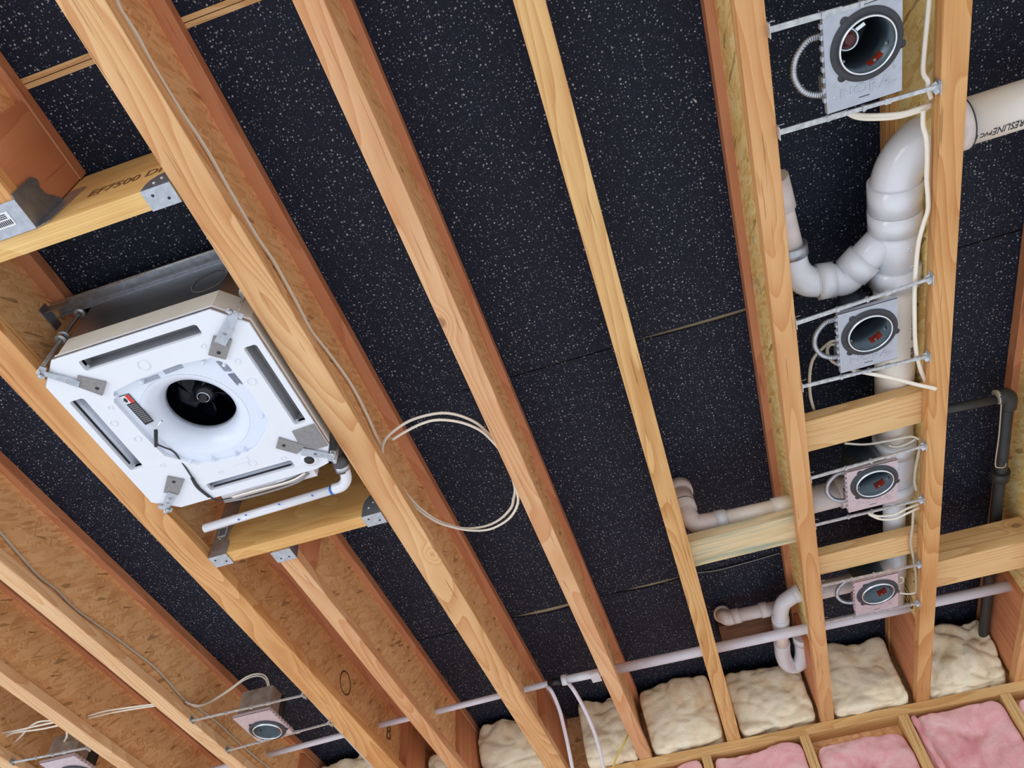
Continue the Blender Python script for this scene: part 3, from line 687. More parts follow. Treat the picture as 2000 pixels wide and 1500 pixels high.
def line_of_print(x, y, w, dx, dy):
    """row of tiny dark dashes"""
    p = 0.0
    while p < w:
        l = 1.5 + random.random() * 4
        a = (x + dx * p, y + dy * p); b = (x + dx * min(w, p + l), y + dy * min(w, p + l)); nx, ny = -dy * 1.1, dx * 1.1
        tl.plate([AL([a, b, (b[0] + nx, b[1] + ny), (a[0] + nx, a[1] + ny)])], 0.0108, 0.0117)
        p += l + 1.2
for k in range(9):
    line_of_print(148 + k * 3.0, -140 + k * 0.3, 34 + 6 * random.random(), 0.10, 0.995)
    line_of_print(154 + k * 2.4, -94 + k * 0.3, 34 + 8 * random.random(), 0.10, 0.995)
for k in range(4): line_of_print(-62, -152 + 3.6 * k, 50, 0.995, -0.06); line_of_print(6, -160 + 3.6 * k, 55, 0.995, -0.06)
tl.build('fine_print', M_INKS, ac)
# sensor, wire and clips
SZ = Vector((0, 0, -0.006))
sn = MB().tube([at(306, 868, z=0) + SZ, at(307, 835, z=0) + SZ * 2], 0.0052, 12).build('sensor', M_BLACK, ac)
MB().tube([at(306.5, 838, z=0) + SZ * 2, at(309, 828, z=0) + SZ * 2, at(319, 816, z=0) + SZ * 2], 0.0022, 8).build('sensor_tip', M_CHROME, sn)
MB().tube(smoothpath([A(-143, 40, -0.004), A(-136, 66, 0.004), A(-126, 95, 0.010), A(-120, 140, 0.0), A(-122, 185, -0.004), A(-126, 230, -0.004), A(-118, 275, -0.004), A(-98, 300, -0.003), A(0, 304, 0.0), A(120, 300, 0.0), A(205, 285, 0.004)], 6), 0.0022, 8).build('sensor_wire', M_BLACK, ac)
MB().tube(smoothpath([A(-124, 190, -0.004), A(-130, 230, -0.004), A(-122, 278, -0.002)], 5), 0.005, 10, flat=0.5).build('wire_sleeve', M_BLACK, ac)
MB().lathe([(0.0001, 0.0), (0.007, 0.0), (0.008, 0.012)], A(-142, 42, 0.0), seg=14).build('sensor_clip', M_PAN, ac)
cl = MB()
for x, y in ((-150, -132), (165, -128), (168, 60), (30, 156), (60, 150), (-100, 140), (-60, -150), (120, -152), (-40, 150)): cl.lathe([(0.0001, -0.002), (0.0045, 0.0), (0.005, 0.012)], A(x, y), seg=10)
cl.build('pan_clips', M_PAN, ac)
# control box on the wall-side edge
eb = MB().box(AX - 0.095, AX + 0.205, AY + 0.290, AY + 0.318, 0.004, 0.07).build('control_box', M_LINE, ac, bevel=0.002)
MB().box(AX + 0.085, AX + 0.115, AY + 0.294, AY + 0.312, 0.0025, 0.0038).build('box_sticker', M_STICK, eb)
MB().tube(smoothpath([A(-92, 312, -0.002), A(-20, 316, -0.006), A(80, 318, -0.004), A(150, 312, -0.003), A(188, 296, 0.0)], 6), 0.0032, 8).build('control_cable', M_GREYF, ac)
MB().tube(smoothpath([A(-92, 306, 0.001), A(0, 300, -0.004), A(120, 302, -0.004), A(180, 290, -0.002)], 6), 0.0028, 8).build('control_cable', M_CABLE, ac)
ac.location = (AX * 0.9832, AY * 0.9832, -0.027); ac.scale = (0.9832, 0.9832, 1.0)
# hanging rods, nuts, struts
def rod(x, y, label, nut_z):
    t = thing('threaded_rod', (x, y, 0), label, 'threaded rod', 'threaded rods holding the air conditioner')
    MB().tube([(x, y, -0.040)] + [(x, y, 0.0), (x, y, 0.25)], 0.0048, 12).build('rod', M_ZINC, t)
    for z in (nut_z, nut_z + 0.018, 0.228):
        n_ = MB(); n_.lathe([(0.006, 0), (0.0165, 0), (0.0165, 0.003), (0.006, 0.003)], (x, y, z), seg=24); n_.lathe([(0.005, 0.003), (0.010, 0.003), (0.010, 0.011), (0.005, 0.011)], (x, y, z), seg=6); n_.build('nut', M_ZINC, t)
rod(-1.376, 0.764, 'zinc threaded rod at the upper left corner of the air conditioner', 0.10)
rod(-0.838, 0.778, 'zinc threaded rod at the upper right corner of the air conditioner', 0.06)
rod(-0.834, 1.300, 'zinc threaded rod at the lower right corner of the air conditioner', 0.10)
rod(-1.376, 1.308, 'zinc threaded rod at the lower left corner of the air conditioner', 0.10)
def strut(y, label):
    t = thing('strut_channel', (-1.11, y, 0.24), label, 'strut channel', 'steel channels above the air conditioner')
    x0, x1 = -1.4485, -0.778
    MB().box(x0, x1, y - 0.020, y - 0.018, 0.242, 0.262).box(x0, x1, y + 0.018, y + 0.020, 0.242, 0.262).box(x0, x1, y - 0.018, y + 0.018, 0.260, 0.262).build('channel', M_GALV, t, bevel=0.0006)
    MB().tube([(x0 + .06, y - 0.022, 0.246), (x1, y - 0.022, 0.246)], 0.004, 8).build('channel_lip', M_ZINC, t)
    MB().box(x0 + 0.0005, x0 + 0.004, y - 0.035, y + 0.035, 0.20, 0.235).box(x0 + 0.004, x0 + 0.07, y - 0.022, y - 0.019, 0.205, 0.235).build('end_bracket', M_GALVD, t)
    return t
strut(0.742, 'steel channel spanning the opening above the top edge of the air conditioner'); strut(1.385, 'dark steel channel spanning behind the lower edge of the air conditioner')
# condensate drain
dp = thing('condensate_drain', (-1.1, 1.43, 0), 'white drain pipe with elbow and grey sleeve leaving the air conditioner', 'drain pipe')
zz = -0.004
P0, P1, P2 = at(400, 1032, z=zz), at(655, 955, z=zz), at(681, 930, z=zz)
MB().tube([P0, P1], 0.0135, 18).build('straight_pipe', M_PVC, dp)
MB().tube(smoothpath([at(652, 955, z=zz), at(668, 949, z=zz), at(676, 936, z=zz + 0.003), at(673, 918, z=0.004), at(670, 912, z=0.006)], 7), 0.0165, 18).build('elbow', M_PVC, dp)
MB().tube(smoothpath([at(669, 918, z=0.006), at(664, 903, z=0.010), at(658, 890, z=0.03), (-0.842, 1.25, 0.06)], 7), 0.0215, 18).build('rubber_sleeve', M_RUBG, dp)
MB().tube([at(670, 915, z=0.004), at(667, 907, z=0.006)], 0.0225, 18).build('hose_clamp', M_GALV, dp)
MB().tube([at(647, 958, z=zz), at(651, 956.5, z=zz)], 0.0146, 18).build('primer_mark', M_BLUE, dp)
for u_, v_ in ((466, 1015), (480, 1006), (545, 985), (610, 968)): MB().lathe([(0.0001, 0), (0.004, 0.0)], at(u_, v_, z=zz - 0.0139), seg=8).build('primer_spot', M_BLUE, dp)
# black wire hanging at the wall-side end of the AC
# ------------------------------------------------------------------ recessed lights
def downlight(x0, x1, y0, y1, z, bar_a, bar_b, cx, cy, label, mp, lens=False, flip=1, whip=True, letters=True, bag=False):
    t = thing('recessed_light', ((x0 + x1) / 2, (y0 + y1) / 2, z), label, 'recessed light', 'recessed downlight housings')
    hole = circle(cx, cy, 0.058, 48)
    notches = []
    outer = [(x0, y0), (x1, y0), (x1, y1), (x0, y1)]
    MB().plate([outer, hole], z, z + 0.0014).build('mounting_plate', mp, t)
    lip = MB(); L_ = x0 if flip > 0 else x1; dx = 0.0012 * flip
    lip.box(min(L_, L_ - dx), max(L_, L_ - dx), y0, y1, z, z + 0.014)
    yy = y0 + 0.012
    while yy < y1 - 0.03:
        lip.box(min(L_ - dx, L_ - dx * 5), max(L_ - dx, L_ - dx * 5), yy, yy + 0.010, z + 0.002, z + 0.012); yy += 0.022
    lip.box(x0, x1, y1 - 0.001, y1, z, z + 0.012).box(x0, x1, y0, y0 + 0.001, z, z + 0.012)
    lip.build('slotted_edge', mp, t)
    MB().lathe([(0.0575, 0.0), (0.0575, -0.004), (0.072, -0.004), (0.0735, -0.002), (0.0735, 0.0)], (cx, cy, z), seg=56).build('gasket', M_GASK, t)
    for a in (0.3, 2.35, 4.1): MB().lathe([(0.0001, -0.0015), (0.009, -0.0015), (0.009, 0)], (cx + 0.073 * math.cos(a), cy + 0.073 * math.sin(a), z), seg=14).build('gasket_ear', M_GASK, t)
    MB().lathe([(0.0560, 0.004), (0.0540, -0.008), (0.0560, -0.011), (0.0585, -0.008), (0.0585, -0.003)], (cx, cy, z), seg=56).build('rim', M_CHROME, t)
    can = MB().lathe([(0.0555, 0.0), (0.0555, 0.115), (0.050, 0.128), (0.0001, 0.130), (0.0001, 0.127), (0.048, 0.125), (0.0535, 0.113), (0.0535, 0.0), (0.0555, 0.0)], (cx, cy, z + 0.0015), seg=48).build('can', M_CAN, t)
    # red label curved on the inner wall, far side
    lv = []; n = 8
    for i in range(n + 1):
        a = math.radians(42 + 36 * i / n)
        for zz in (0.012, 0.036): lv.append((cx + 0.0525 * math.cos(a), cy + 0.0525 * math.sin(a), z + zz))
    MB().add(lv, [(i * 2, i * 2 + 2, i * 2 + 3, i * 2 + 1) for i in range(n)]).build('red_label', M_REDL, can, fixn=False)
    sp = MB()
    for a in (0.35, 1.1, 2.6, 4.4): sp.lathe([(0.0001, -0.003), (0.003, -0.002), (0.0035, 0.003)], (cx + 0.050 * math.cos(a), cy + 0.050 * math.sin(a), z + 0.014), (-math.cos(a), -math.sin(a), 0), seg=10)
    sp.build('spring_screws', M_ZINC, can)
    MB().lathe([(0.0001, -0.03), (0.016, -0.03), (0.019, -0.01), (0.019, 0.0)], (cx - 0.005, cy + 0.01, z + 0.128), seg=24).build('socket', M_BLACK, can)
    if lens:
        c = Vector((cx - 0.022, cy - 0.006, z + 0.045)); ax = Vector((0.35, 0.25, 1))
        MB().lathe([(0.0001, -0.002), (0.017, -0.002), (0.018, 0.002)], c, ax, seg=28).build('lens', M_LENS, can)
        MB().lathe([(0.018, 0.002), (0.020, -0.004), (0.023, -0.004), (0.025, 0.006), (0.02, 0.018)], c, ax, seg=28).build('lens_ring', M_CHROME, can)
        MB().obox(c + Vector((0.018, -0.012, 0.0)), c + Vector((0.036, -0.022, -0.004)), 0.008, 0.002).build('lens_arm', M_CHROME, can)
    rv = MB()
    xs_ = (x0 + 0.016, x1 - 0.016)
    for xx in xs_:
        for yy in (y1 - 0.032, y1 - 0.058) if flip > 0 else (y0 + 0.03, y0 + 0.055): rv.lathe([(0.0001, -0.0018), (0.0026, -0.0012), (0.0030, 0)], (xx, yy, z), seg=10)
    rv.build('rivets', M_ZINC, t)
    if letters:
        flat_text('embossed_lettering', 'NORA', 0.030, ((x0 + x1) / 2 + 0.002, y1 - 0.034, z - 0.0003), (1, 0, 0), (0, -1, 0), mp, t, extrude=0.0011, sx=1.25)
        MB().box((x0 + x1) / 2 - 0.012, (x0 + x1) / 2 + 0.010, y1 - 0.0165, y1 - 0.0150, z - 0.0006, z).build('slit', M_INK, t)
    for nm, (a, b) in (('hanger_bar', bar_a), ('hanger_bar', bar_b)):
        a, b = Vector(a), Vector(b); m = MB()
        mid = a.lerp(b, 0.42); m.obox(a, mid, 0.0125, 0.003); m.obox(a + Vector((0, .004, .002)), mid + Vector((0, .004, .002)), 0.003, 0.006); m.obox(a.lerp(b, 0.20), b, 0.009, 0.005)
        m.obox(a.lerp(b, 0.3), a.lerp(b, 0.32), 0.012, 0.009); m.obox(a.lerp(b, 0.52), a.lerp(b, 0.54), 0.012, 0.010); m.obox(a.lerp(b, 0.66), a.lerp(b, 0.7), 0.012, 0.008)
        bar = m.build(nm, M_ZINC, t)
        e = MB(); sx = 1 if b.x > a.x else -1
        e.obox(a + Vector((-0.001 * sx, -0.014, 0.004)), a + Vector((-0.001 * sx, 0.016, 0.004)), 0.0018, 0.022).obox(a + Vector((0, -0.010, 0.013)), a + Vector((0.016 * sx, -0.010, 0.013)), 0.0018, 0.0018)
        e.obox(b + Vector((-0.001 * sx, -0.014, 0.002)), b + Vector((-0.001 * sx, 0.016, 0.002)), 0.0018, 0.026)
        e.obox(b + Vector((-0.012 * sx, -0.006, 0.006)), b + Vector((-0.002 * sx, 0.012, -0.004)), 0.016, 0.003).obox(b + Vector((-0.018 * sx, 0.0, 0.0)), b + Vector((-0.004 * sx, 0.004, 0.012)), 0.010, 0.004)
        e.build('nailing_bracket', M_ZINC, bar)
    if whip:
        pts = [(x0 + 0.01, y0 + 0.050, z + 0.045), (x0 - 0.018, y0 + 0.052, z + 0.045), (x0 - 0.045, y0 + 0.078, z + 0.042), (x0 - 0.052, y0 + 0.115, z + 0.038), (x0 - 0.036, y0 + 0.150, z + 0.034), (x0 - 0.008, y0 + 0.166, z + 0.030), (x0 + 0.015, y0 + 0.165, z + 0.030)]
        sp_ = smoothpath(pts, 26)
        MB().tube(sp_, 0.0075, 10, rfun=lambda i: 0.0072 if i % 4 < 2 else 0.0060).build('flexible_conduit', M_GALV, t)
        MB().box(x0 + 0.003, x0 + 0.020, y0 + 0.135, y0 + 0.185, z + 0.002, z + 0.055).build('junction_box', M_GALVD, t, bevel=0.001)
    if bag:
        MB().box(x0 + 0.01, x1 - 0.01, y0 + 0.01, y0 + 0.085, z + 0.003, z + 0.115).build('junction_box', M_BOXB, t, bevel=0.004)
    return t
M_BOXB = plain('dusty_housing', srgb(150, 138, 128), 0.35, metal=0.4, var=0.3, scale=22)
RX0, RX1 = 0.4660, 0.8105
downlight(0.573, 0.728, 0.566, 0.768, -0.004, ((RX0, 0.552, -0.010), (RX1, 0.575, 0.006)), ((RX0, 0.770, -0.010), (RX1, 0.788, 0.006)), 0.6565, 0.646, 'nearest downlight housing at the top of the row, with dark red lens', M_PLATE_M, lens=True)
downlight(0.573, 0.724, 1.316, 1.520, 0.002, ((RX0, 1.304, 0.001), (RX1, 1.286, 0.006)), ((RX0, 1.528, 0.001), (RX1, 1.546, 0.006)), 0.651, 1.402, 'second downlight housing of the row, above the first wooden block', M_PLATE_M)
downlight(0.575, 0.728, 1.932, 2.128, 0.004, ((RX0, 1.917, 0.005), (RX1, 1.903, 0.007)), ((RX0, 2.150, 0.006), (RX1, 2.155, 0.008)), 0.656, 2.008, 'third downlight housing of the row, pinkish plate between the two blocks', M_PINKPL)
downlight(0.581, 0.732, 2.522, 2.736, 0.004, ((RX0, 2.490, 0.001), (RX1, 2.508, 0.008)), ((RX0, 2.727, 0.001), (RX1, 2.746, 0.006)), 0.659, 2.612, 'farthest downlight housing of the row, pinkish plate nearest the end wall', M_PINKPL)
LX0, LX1 = -1.9885, -1.5035
downlight(-1.838, -1.678, 2.455, 2.658, 0.002, ((LX0, 2.410, 0.003), (LX1, 2.415, 0.003)), ((LX0, 2.675, 0.003), (LX1, 2.644, 0.003)), -1.757, 2.590, 'single downlight housing at lower left with pink plate and cables above', M_PINKPL, flip=-1, whip=False, bag=True, letters=False)
downlight(-2.722, -2.560, 2.455, 2.658, 0.002, ((-2.810, 2.405, 0.003), (-2.4650, 2.425, 0.003)), ((-2.810, 2.675, 0.003), (-2.4650, 2.660, 0.003)), -2.64, 2.590, 'downlight housing cut off by the bottom left corner of the picture', M_PINKPL, flip=-1, whip=False, bag=True, letters=False)

# ------------------------------------------------------------------ main drain stack
def arc(c, r, a0, a1, U, V, n=14):
    c, U, V = Vector(c), Vector(U), Vector(V)
    return [c + (U * math.cos(a0 + (a1 - a0) * i / n) + V * math.sin(a0 + (a1 - a0) * i / n)) * r for i in range(n + 1)]
ZS = 0.135; XS = 0.776; R4 = 0.0550; R3 = 0.0365
ds = thing('drain_stack', (XS, 1.5, ZS), 'thick white drain stack running behind the downlights with elbow at top', 'drain pipe')
MB().tube([(XS, 1.33, ZS), (XS, 2.03, ZS)], R4, 40).build('long_pipe', M_PVCC, ds)
MB().tube([(XS, 2.2, ZS), (XS, 2.9, ZS)], R3, 32).build('narrow_pipe', M_PVC, ds)
xe = XS + 0.118; ye = 0.962
pth = [(XS, 1.135, ZS)] + arc((xe, ye + 0.118, ZS), 0.118, math.pi, 1.5 * math.pi, (1, 0, 0), (0, 1, 0), 16) + [(xe + 0.02, ye, ZS)]
MB().tube(pth, R4 + 0.0035, 40).build('elbow', M_PVC, ds)
MB().tube([(XS, 1.060, ZS), (XS, 1.135, ZS)], R4 + 0.0100, 40).build('elbow_collar', M_PVC, ds)
wy = MB(); wy.tube([(XS, 1.145, ZS), (XS, 1.345, ZS)], R4 + 0.0045, 40); wf = wy.build('wye_fitting', M_PVC, ds)
MB().tube([(XS, 1.1365, ZS), (XS, 1.195, ZS)], R4 + 0.0105, 40).build('wye_collar', M_PVC, wf)
MB().tube([(XS, 1.305, ZS), (XS, 1.365, ZS)], R4 + 0.0105, 40).build('wye_collar', M_PVC, wf)
bm_ = MB()
for a, b in ((0.012, 1.235), (0.030, 1.222), (0.022, 1.293)): bm_.lathe([(0.0065, -0.0000), (0.0065, -0.002), (0.0045, -0.002), (0.0045, 0)], (XS + a, b, ZS - math.sqrt((R4 + .0045) ** 2 - a * a)), seg=14)
bm_.build('moulded_mark', M_PVC, wf)
br0 = Vector((XS - 0.012, 1.205, ZS)); br1 = Vector((0.668, 1.288, ZS))
d_ = (br1 - br0).normalized()
MB().tube([br0, br1], 0.0440, 32).build('wye_branch', M_PVC, wf)
MB().tube([br1 - d_ * 0.040, br1 + d_ * 0.012], 0.0500, 32).build('branch_collar', M_PVC, wf)
pe = smoothpath([br1, br1 + d_ * 0.035, (0.606, 1.300, ZS), (0.570, 1.298, ZS + 0.004)], 8)
MB().tube(pe, 0.0435, 30).build('bend', M_PVC, ds)
MB().tube([(0.612, 1.301, ZS), (0.572, 1.297, ZS + .003)], 0.0495, 30).build('bend_collar', M_PVC, ds)
pe2 = smoothpath([(0.575, 1.298, ZS + .003), (0.545, 1.286, ZS + 0.008), (0.520, 1.250, ZS + 0.015), (0.513, 1.205, ZS + 0.022), (0.512, 1.180, ZS + 0.025)], 8)
MB().tube(pe2, 0.0415, 30).build('bend', M_PVC, ds)
MB().tube([(0.512, 1.200, ZS + 0.023), (0.512, 1.170, ZS + 0.027)], 0.0475, 30).build('hose_clamp', M_GALV, ds)
MB().tube([(0.512, 1.19, ZS + 0.025), (0.500, 1.08, ZS + 0.03), (0.492, 1.00, ZS + 0.035)], 0.0375, 30).build('branch_pipe', M_PVCD, ds)
MB().tube([(0.498, 1.06, ZS + 0.031), (0.488, 0.97, ZS + 0.037)], 0.043, 30).build('pipe_coupling', M_PVCD, ds)
# horizontal run to the right
MB().tube([(xe + 0.0, ye, ZS), (0.932, ye, ZS)], R4 + 0.0085, 40).build('elbow_collar', M_PVCD, ds)
MB().tube([(0.925, ye, ZS), (1.9, ye + 0.01, ZS + 0.02)], R4 + 0.001, 40).build('side_pipe', M_PVCC, ds)
MB().tube([(0.9315, ye, ZS), (0.934, ye, ZS)], R4 + 0.0092, 40).build('glue_line', M_INK, ds)
pipe_text('printed_lettering', 'CRESLINE', 0.030, (1.018, ye, ZS + 0.002), (-1, 0, 0), (0, 1, 0), R4 + 0.002, 0.28, M_INK, ds, sx=0.66)
pipe_text('printed_lettering', 'PVC D', 0.017, (0.952, ye, ZS + 0.001), (-1, 0, 0), (0, 1, 0), R4 + 0.002, 0.28, M_INK, ds, sx=0.9)
pipe_text('printed_lettering', 'CELLULAR CORE PIPE PVC-DWV SDR 26 SCH 40', 0.014, (XS, 1.455, ZS), (0, -1, 0), (-1, 0, 0), R4, -0.55, M_INK, ds, sx=0.62)
pipe_text('printed_lettering', 'CRESLINE', 0.020, (XS, 1.600, ZS), (0, -1, 0), (-1, 0, 0), R4, -0.55, M_INK, ds, sx=0.62)
# lower tee with the big side branch and reducer
w2 = MB().tube([(XS, 1.985, ZS), (XS, 2.215, ZS)], [R4 + 0.0055, R4 + 0.0055], 40).build('tee_fitting', M_PVC, ds)
MB().tube([(XS, 1.975, ZS), (XS, 2.03, ZS)], R4 + 0.0105, 40).build('tee_collar', M_PVC, w2)
MB().tube([(XS, 2.17, ZS), (XS, 2.235, ZS)], R4 + 0.0100, 40).build('tee_collar', M_PVC, w2)
MB().tube([(XS, 2.235, ZS), (XS, 2.255, ZS)], [R4 + 0.005, R3], 40).build('reducer', M_PVC, w2)
MB().tube(smoothpath([(XS, 2.06, ZS), (0.735, 2.14, ZS), (0.66, 2.178, ZS), (0.60, 2.18, ZS)], 6), 0.047, 32).build('side_branch', M_PVCD, w2)
MB().tube([(0.625, 2.181, ZS), (0.585, 2.182, ZS)], 0.0535, 32).build('branch_collar', M_PVCD, w2)
MB().tube([(0.60, 2.182, ZS), (0.44, 2.185, ZS)], 0.0455, 32).build('branch_pipe', M_PVCD, ds)
# tee near the fourth light
MB().tube([(XS, 2.56, ZS), (XS, 2.72, ZS)], R3 + 0.006, 32).build('coupling', M_PVC, ds)
MB().tube(smoothpath([(XS, 2.60, ZS), (0.70, 2.70, ZS), (0.64, 2.72, ZS), (0.44, 2.73, ZS + 0.004)], 6), 0.034, 28).build('branch_pipe', M_PVCD, ds)

# pipe in the bay of the stained block
cp = thing('drain_pipe', (0.25, 2.18, 0.12), 'cream drain pipe with elbow lying above the stained wooden block', 'drain pipe')
ZC = 0.128
MB().tube([(0.185, 2.160, ZC), (0.430, 2.170, ZC)], 0.0290, 28).build('straight_pipe', M_PVCC, cp)
MB().tube([(0.168, 2.159, ZC), (0.205, 2.161, ZC)], 0.0350, 28).build('collar', M_PVC, cp)
MB().tube([(0.365, 2.167, ZC), (0.430, 2.170, ZC)], 0.0345, 28).build('collar', M_PVCC, cp)
MB().tube(smoothpath([(0.18, 2.160, ZC), (0.135, 2.156, ZC), (0.100, 2.150, ZC + 0.005), (0.083, 2.135, ZC + 0.03), (0.080, 2.130, ZC + 0.06)], 7), 0.0330, 28).build('elbow', M_PVCD, cp)
MB().tube([(0.080, 2.130, ZC + 0.05), (0.080, 2.130, 0.262)], 0.040, 28).build('riser', M_PVCD, cp)
MB().tube([(0.080, 2.130, 0.262), (0.080, 2.130, 0.30)], 0.047, 28).build('floor_collar', M_PVCD, cp)
MB().tube([(0.080, 2.130, 0.210), (0.080, 2.130, 0.2125)], 0.0408, 28).build('pen_line', M_INK, cp)

# trap and dusty branch near the wall
tp = thing('drain_trap', (0.38, 3.1, 0.2), 'white curved drain trap hanging above the cream insulation', 'drain trap')
ZT = 0.185
def T(u, v, z=ZT): return at(u, v, z=z)
MB().tube(smoothpath([T(1559, 1158), T(1545, 1166), T(1530, 1178), T(1525, 1195), T(1524, 1212)], 8), 0.0310, 26).build('upper_bend', M_PVC, tp)
MB().tube([T(1566, 1155), T(1552, 1162)], 0.0345, 26).build('collar', M_PVC, tp)
MB().tube([T(1524, 1205), T(1525, 1222)], 0.0350, 26).build('collar', M_PVC, tp)
MB().tube([T(1525, 1215), T(1527, 1262)], 0.0290, 26).build('tail_pipe', M_PVCC, tp)
MB().tube(smoothpath([T(1527, 1255), T(1529, 1278), T(1536, 1294), T(1550, 1300), T(1563, 1292), T(1568, 1275), T(1566, 1245), T(1566, 1240)], 8), 0.0335, 28).build('u_bend', M_PVC, tp)
MB().tube([T(1566, 1252), T(1566, 1240)], 0.0375, 26).build('collar', M_PVC, tp)
db = thing('dusty_drain_branch', (0.2, 2.95, 0.24), 'dusty drain branch with upturned elbow left of the white trap', 'drain pipe')
ZD = 0.225
MB().tube([T(1518, 1186, ZD), T(1432, 1204, ZD)], 0.0270, 24).build('pipe', M_PVCD, db)
MB().tube([T(1500, 1189, ZD), T(1484, 1193, ZD)], 0.0315, 24).build('collar', M_PVCD, db)
MB().tube([T(1445, 1201, ZD), T(1430, 1205, ZD)], 0.0310, 24).build('collar', M_PVCD, db)
MB().tube(smoothpath([T(1434, 1204, ZD), T(1422, 1208, ZD), T(1414, 1205, ZD + 0.01), T(1411, 1200, ZD + 0.045)], 6), 0.0285, 24).build('elbow', M_PVCD, db)
MB().tube([T(1411, 1201, ZD + 0.04), T(1410, 1197, ZD + 0.06)], 0.036, 24).build('elbow_lip', M_PVCD, db)
tag(MB().box(0.095, 0.355, 3.02, 3.16, 0.262, 0.3025).build('wood_block', M_DARKW, bevel=0.002), 'dark brown wood block fixed below the dusty drain branch', 'wood block')

# black pipe at the right
bp_ = thing('black_pipe', (1.165, 2.0, 0.2), 'thin black pipe with an elbow beside the rightmost joist', 'pipe')
ZB = 0.20
MB().tube([(0.846, 1.975, ZB), (1.15, 2.000, ZB)], 0.0150, 20).build('cross_pipe', M_ABS, bp_)
MB().tube([at(1945, 776, z=ZB), at(1952, 774, z=ZB)], 0.024, 20).build('cream_ring', M_CABLED, bp_)
MB().tube(smoothpath([at(1948, 776, z=ZB), at(1962, 772, z=ZB), at(1970, 778, z=ZB), at(1968, 795, z=ZB)], 6), 0.0255, 22).build('elbow', M_ABS, bp_)
MB().tube([at(1967, 790, z=ZB), at(1954, 925, z=ZB), at(1919, 1250, z=ZB), (1.186, 3.56, ZB)], 0.0200, 22).build('long_pipe', M_ABS, bp_)
MB().tube([at(1954.5, 919, z=ZB), at(1952, 935, z=ZB)], 0.0300, 22).build('coupling', M_ABS, bp_)
tag(MB().tube(smoothpath([at(1956, 785, z=ZB - .02), at(1951, 850, z=ZB - .02), at(1944, 905, z=ZB - .03), at(1950, 913, z=ZB - .035), at(1962, 912, z=ZB - .03), at(1965, 905, z=ZB - .02)], 6), 0.0022, 8).build('thin_cord', M_CABLED), 'thin cream cord hooked along the black pipe at right', 'cord')

# ------------------------------------------------------------------ white line through all joists
wl = thing('water_line', (-0.4, 2.95, 0.13), 'long white plastic water line crossing every joist near the end wall', 'water pipe')
W0 = Vector((-2.43, 3.030, 0.135)); W1 = Vector((-0.66, 2.935, 0.132)); W2 = Vector((-0.60, 2.935, 0.132)); W3 = Vector((1.36, 2.985, 0.130))
MB().tube([W0, (-1.45, 2.975, 0.14), (-1.17, 2.952, 0.13), W1], 0.0130, 18).build('narrow_tube', M_LINE, wl)
MB().tube([W1, W2], 0.0145, 18).build('black_joint', M_BLACK, wl)
MB().tube([W2, W2 + Vector((0.19, 0.006, 0))], 0.0175, 20).build('tee_fitting', M_PVC, wl)
MB().tube([W2 + Vector((0.0, 0, 0)), W2 + Vector((0.024, 0.001, 0))], 0.0225, 20).build('fitting_nut', M_PVC, wl)
MB().box(-0.475, -0.435, 2.905, 2.970, 0.110, 0.118).build('pipe_clip', M_PVC, wl)
MB().tube([W2 + Vector((0.17, 0.006, 0)), W3], 0.0205, 22).build('wide_sleeve', M_LINE, wl)
for pts, lab in (([(1064, 1336, 0.13), (1078, 1352, 0.11), (1092, 1385, 0.06), (1101, 1420, 0.01), (1110, 1460, -0.04), (1120, 1510, -0.10)], 'left of the two white tubes hanging down beside the insulation'),
                 ([(1110, 1334, 0.13), (1122, 1350, 0.11), (1140, 1382, 0.06), (1157, 1420, 0.01), (1170, 1460, -0.04), (1181, 1510, -0.10)], 'right of the two white tubes hanging down beside the insulation')):
    P_ = [at(u, v, y=y) for (u, v, z_), y in zip(pts, (2.937, 2.95, 3.06, 3.18, 3.30, 3.42))]
    tag(MB().tube(smoothpath(P_, 8), 0.0085, 12).build('hanging_tube', M_LINE), lab, 'tube', 'white tubes dropping from the water line')
tag(MB().tube([(-1.512, 1.66, 0.050), (-1.512, 1.95, 0.035), (-1.513, 3.47, 0.012)], 0.0105, 16).build('slim_pipe', M_PVC), 'slim white pipe running along the left edge of the wide honey joist', 'pipe')

# ------------------------------------------------------------------ cables
def cable(pts, label, m=M_CABLE, r=0.0045, group='electrical cables', n=8, name='cable', flat=0.7):
    P_ = []
    for p in pts:
        if len(p) == 3 and not isinstance(p[2], str): P_.append(at(p[0], p[1], z=p[2]))
        elif p[2] == 'x': P_.append(at(p[0], p[1], x=p[3]))
        else: P_.append(at(p[0], p[1], y=p[3]))
    return tag(MB().tube(smoothpath(P_, n), r, 10, flat=flat).build(name, m), label, 'cable', group)
X2 = -0.757
cable([(u, v, 'x', X2) for u, v in ((228, 0), (236, 20), (265, 65), (300, 130), (350, 212), (400, 287), (450, 375), (500, 460), (537, 515), (582, 597), (607, 645), (640, 687), (685, 750), (715, 807), (732, 845), (744, 872))] +
      [(750, 895, 0.10), (772, 932, 0.105), (800, 972, 0.108), (822, 994, 0.11), (850, 1014, 0.11), (880, 1026, 0.11), (912, 1032, 0.11), (950, 1027, 0.11), (978, 1013, 0.105), (998, 992, 0.10), (1003, 975, 0.09), (1006, 955, 0.07),
       (1000, 930, 0.07), (990, 900, 0.08), (972, 868, 0.09), (950, 843, 0.10), (925, 823, 0.105), (887, 809, 0.11), (850, 808, 0.11), (800, 822, 0.105), (762, 848, 0.10), (748, 868, 0.10), (747, 885, 0.10)],
      'long white cable along the wide joist ending in a big loop', r=0.0048)
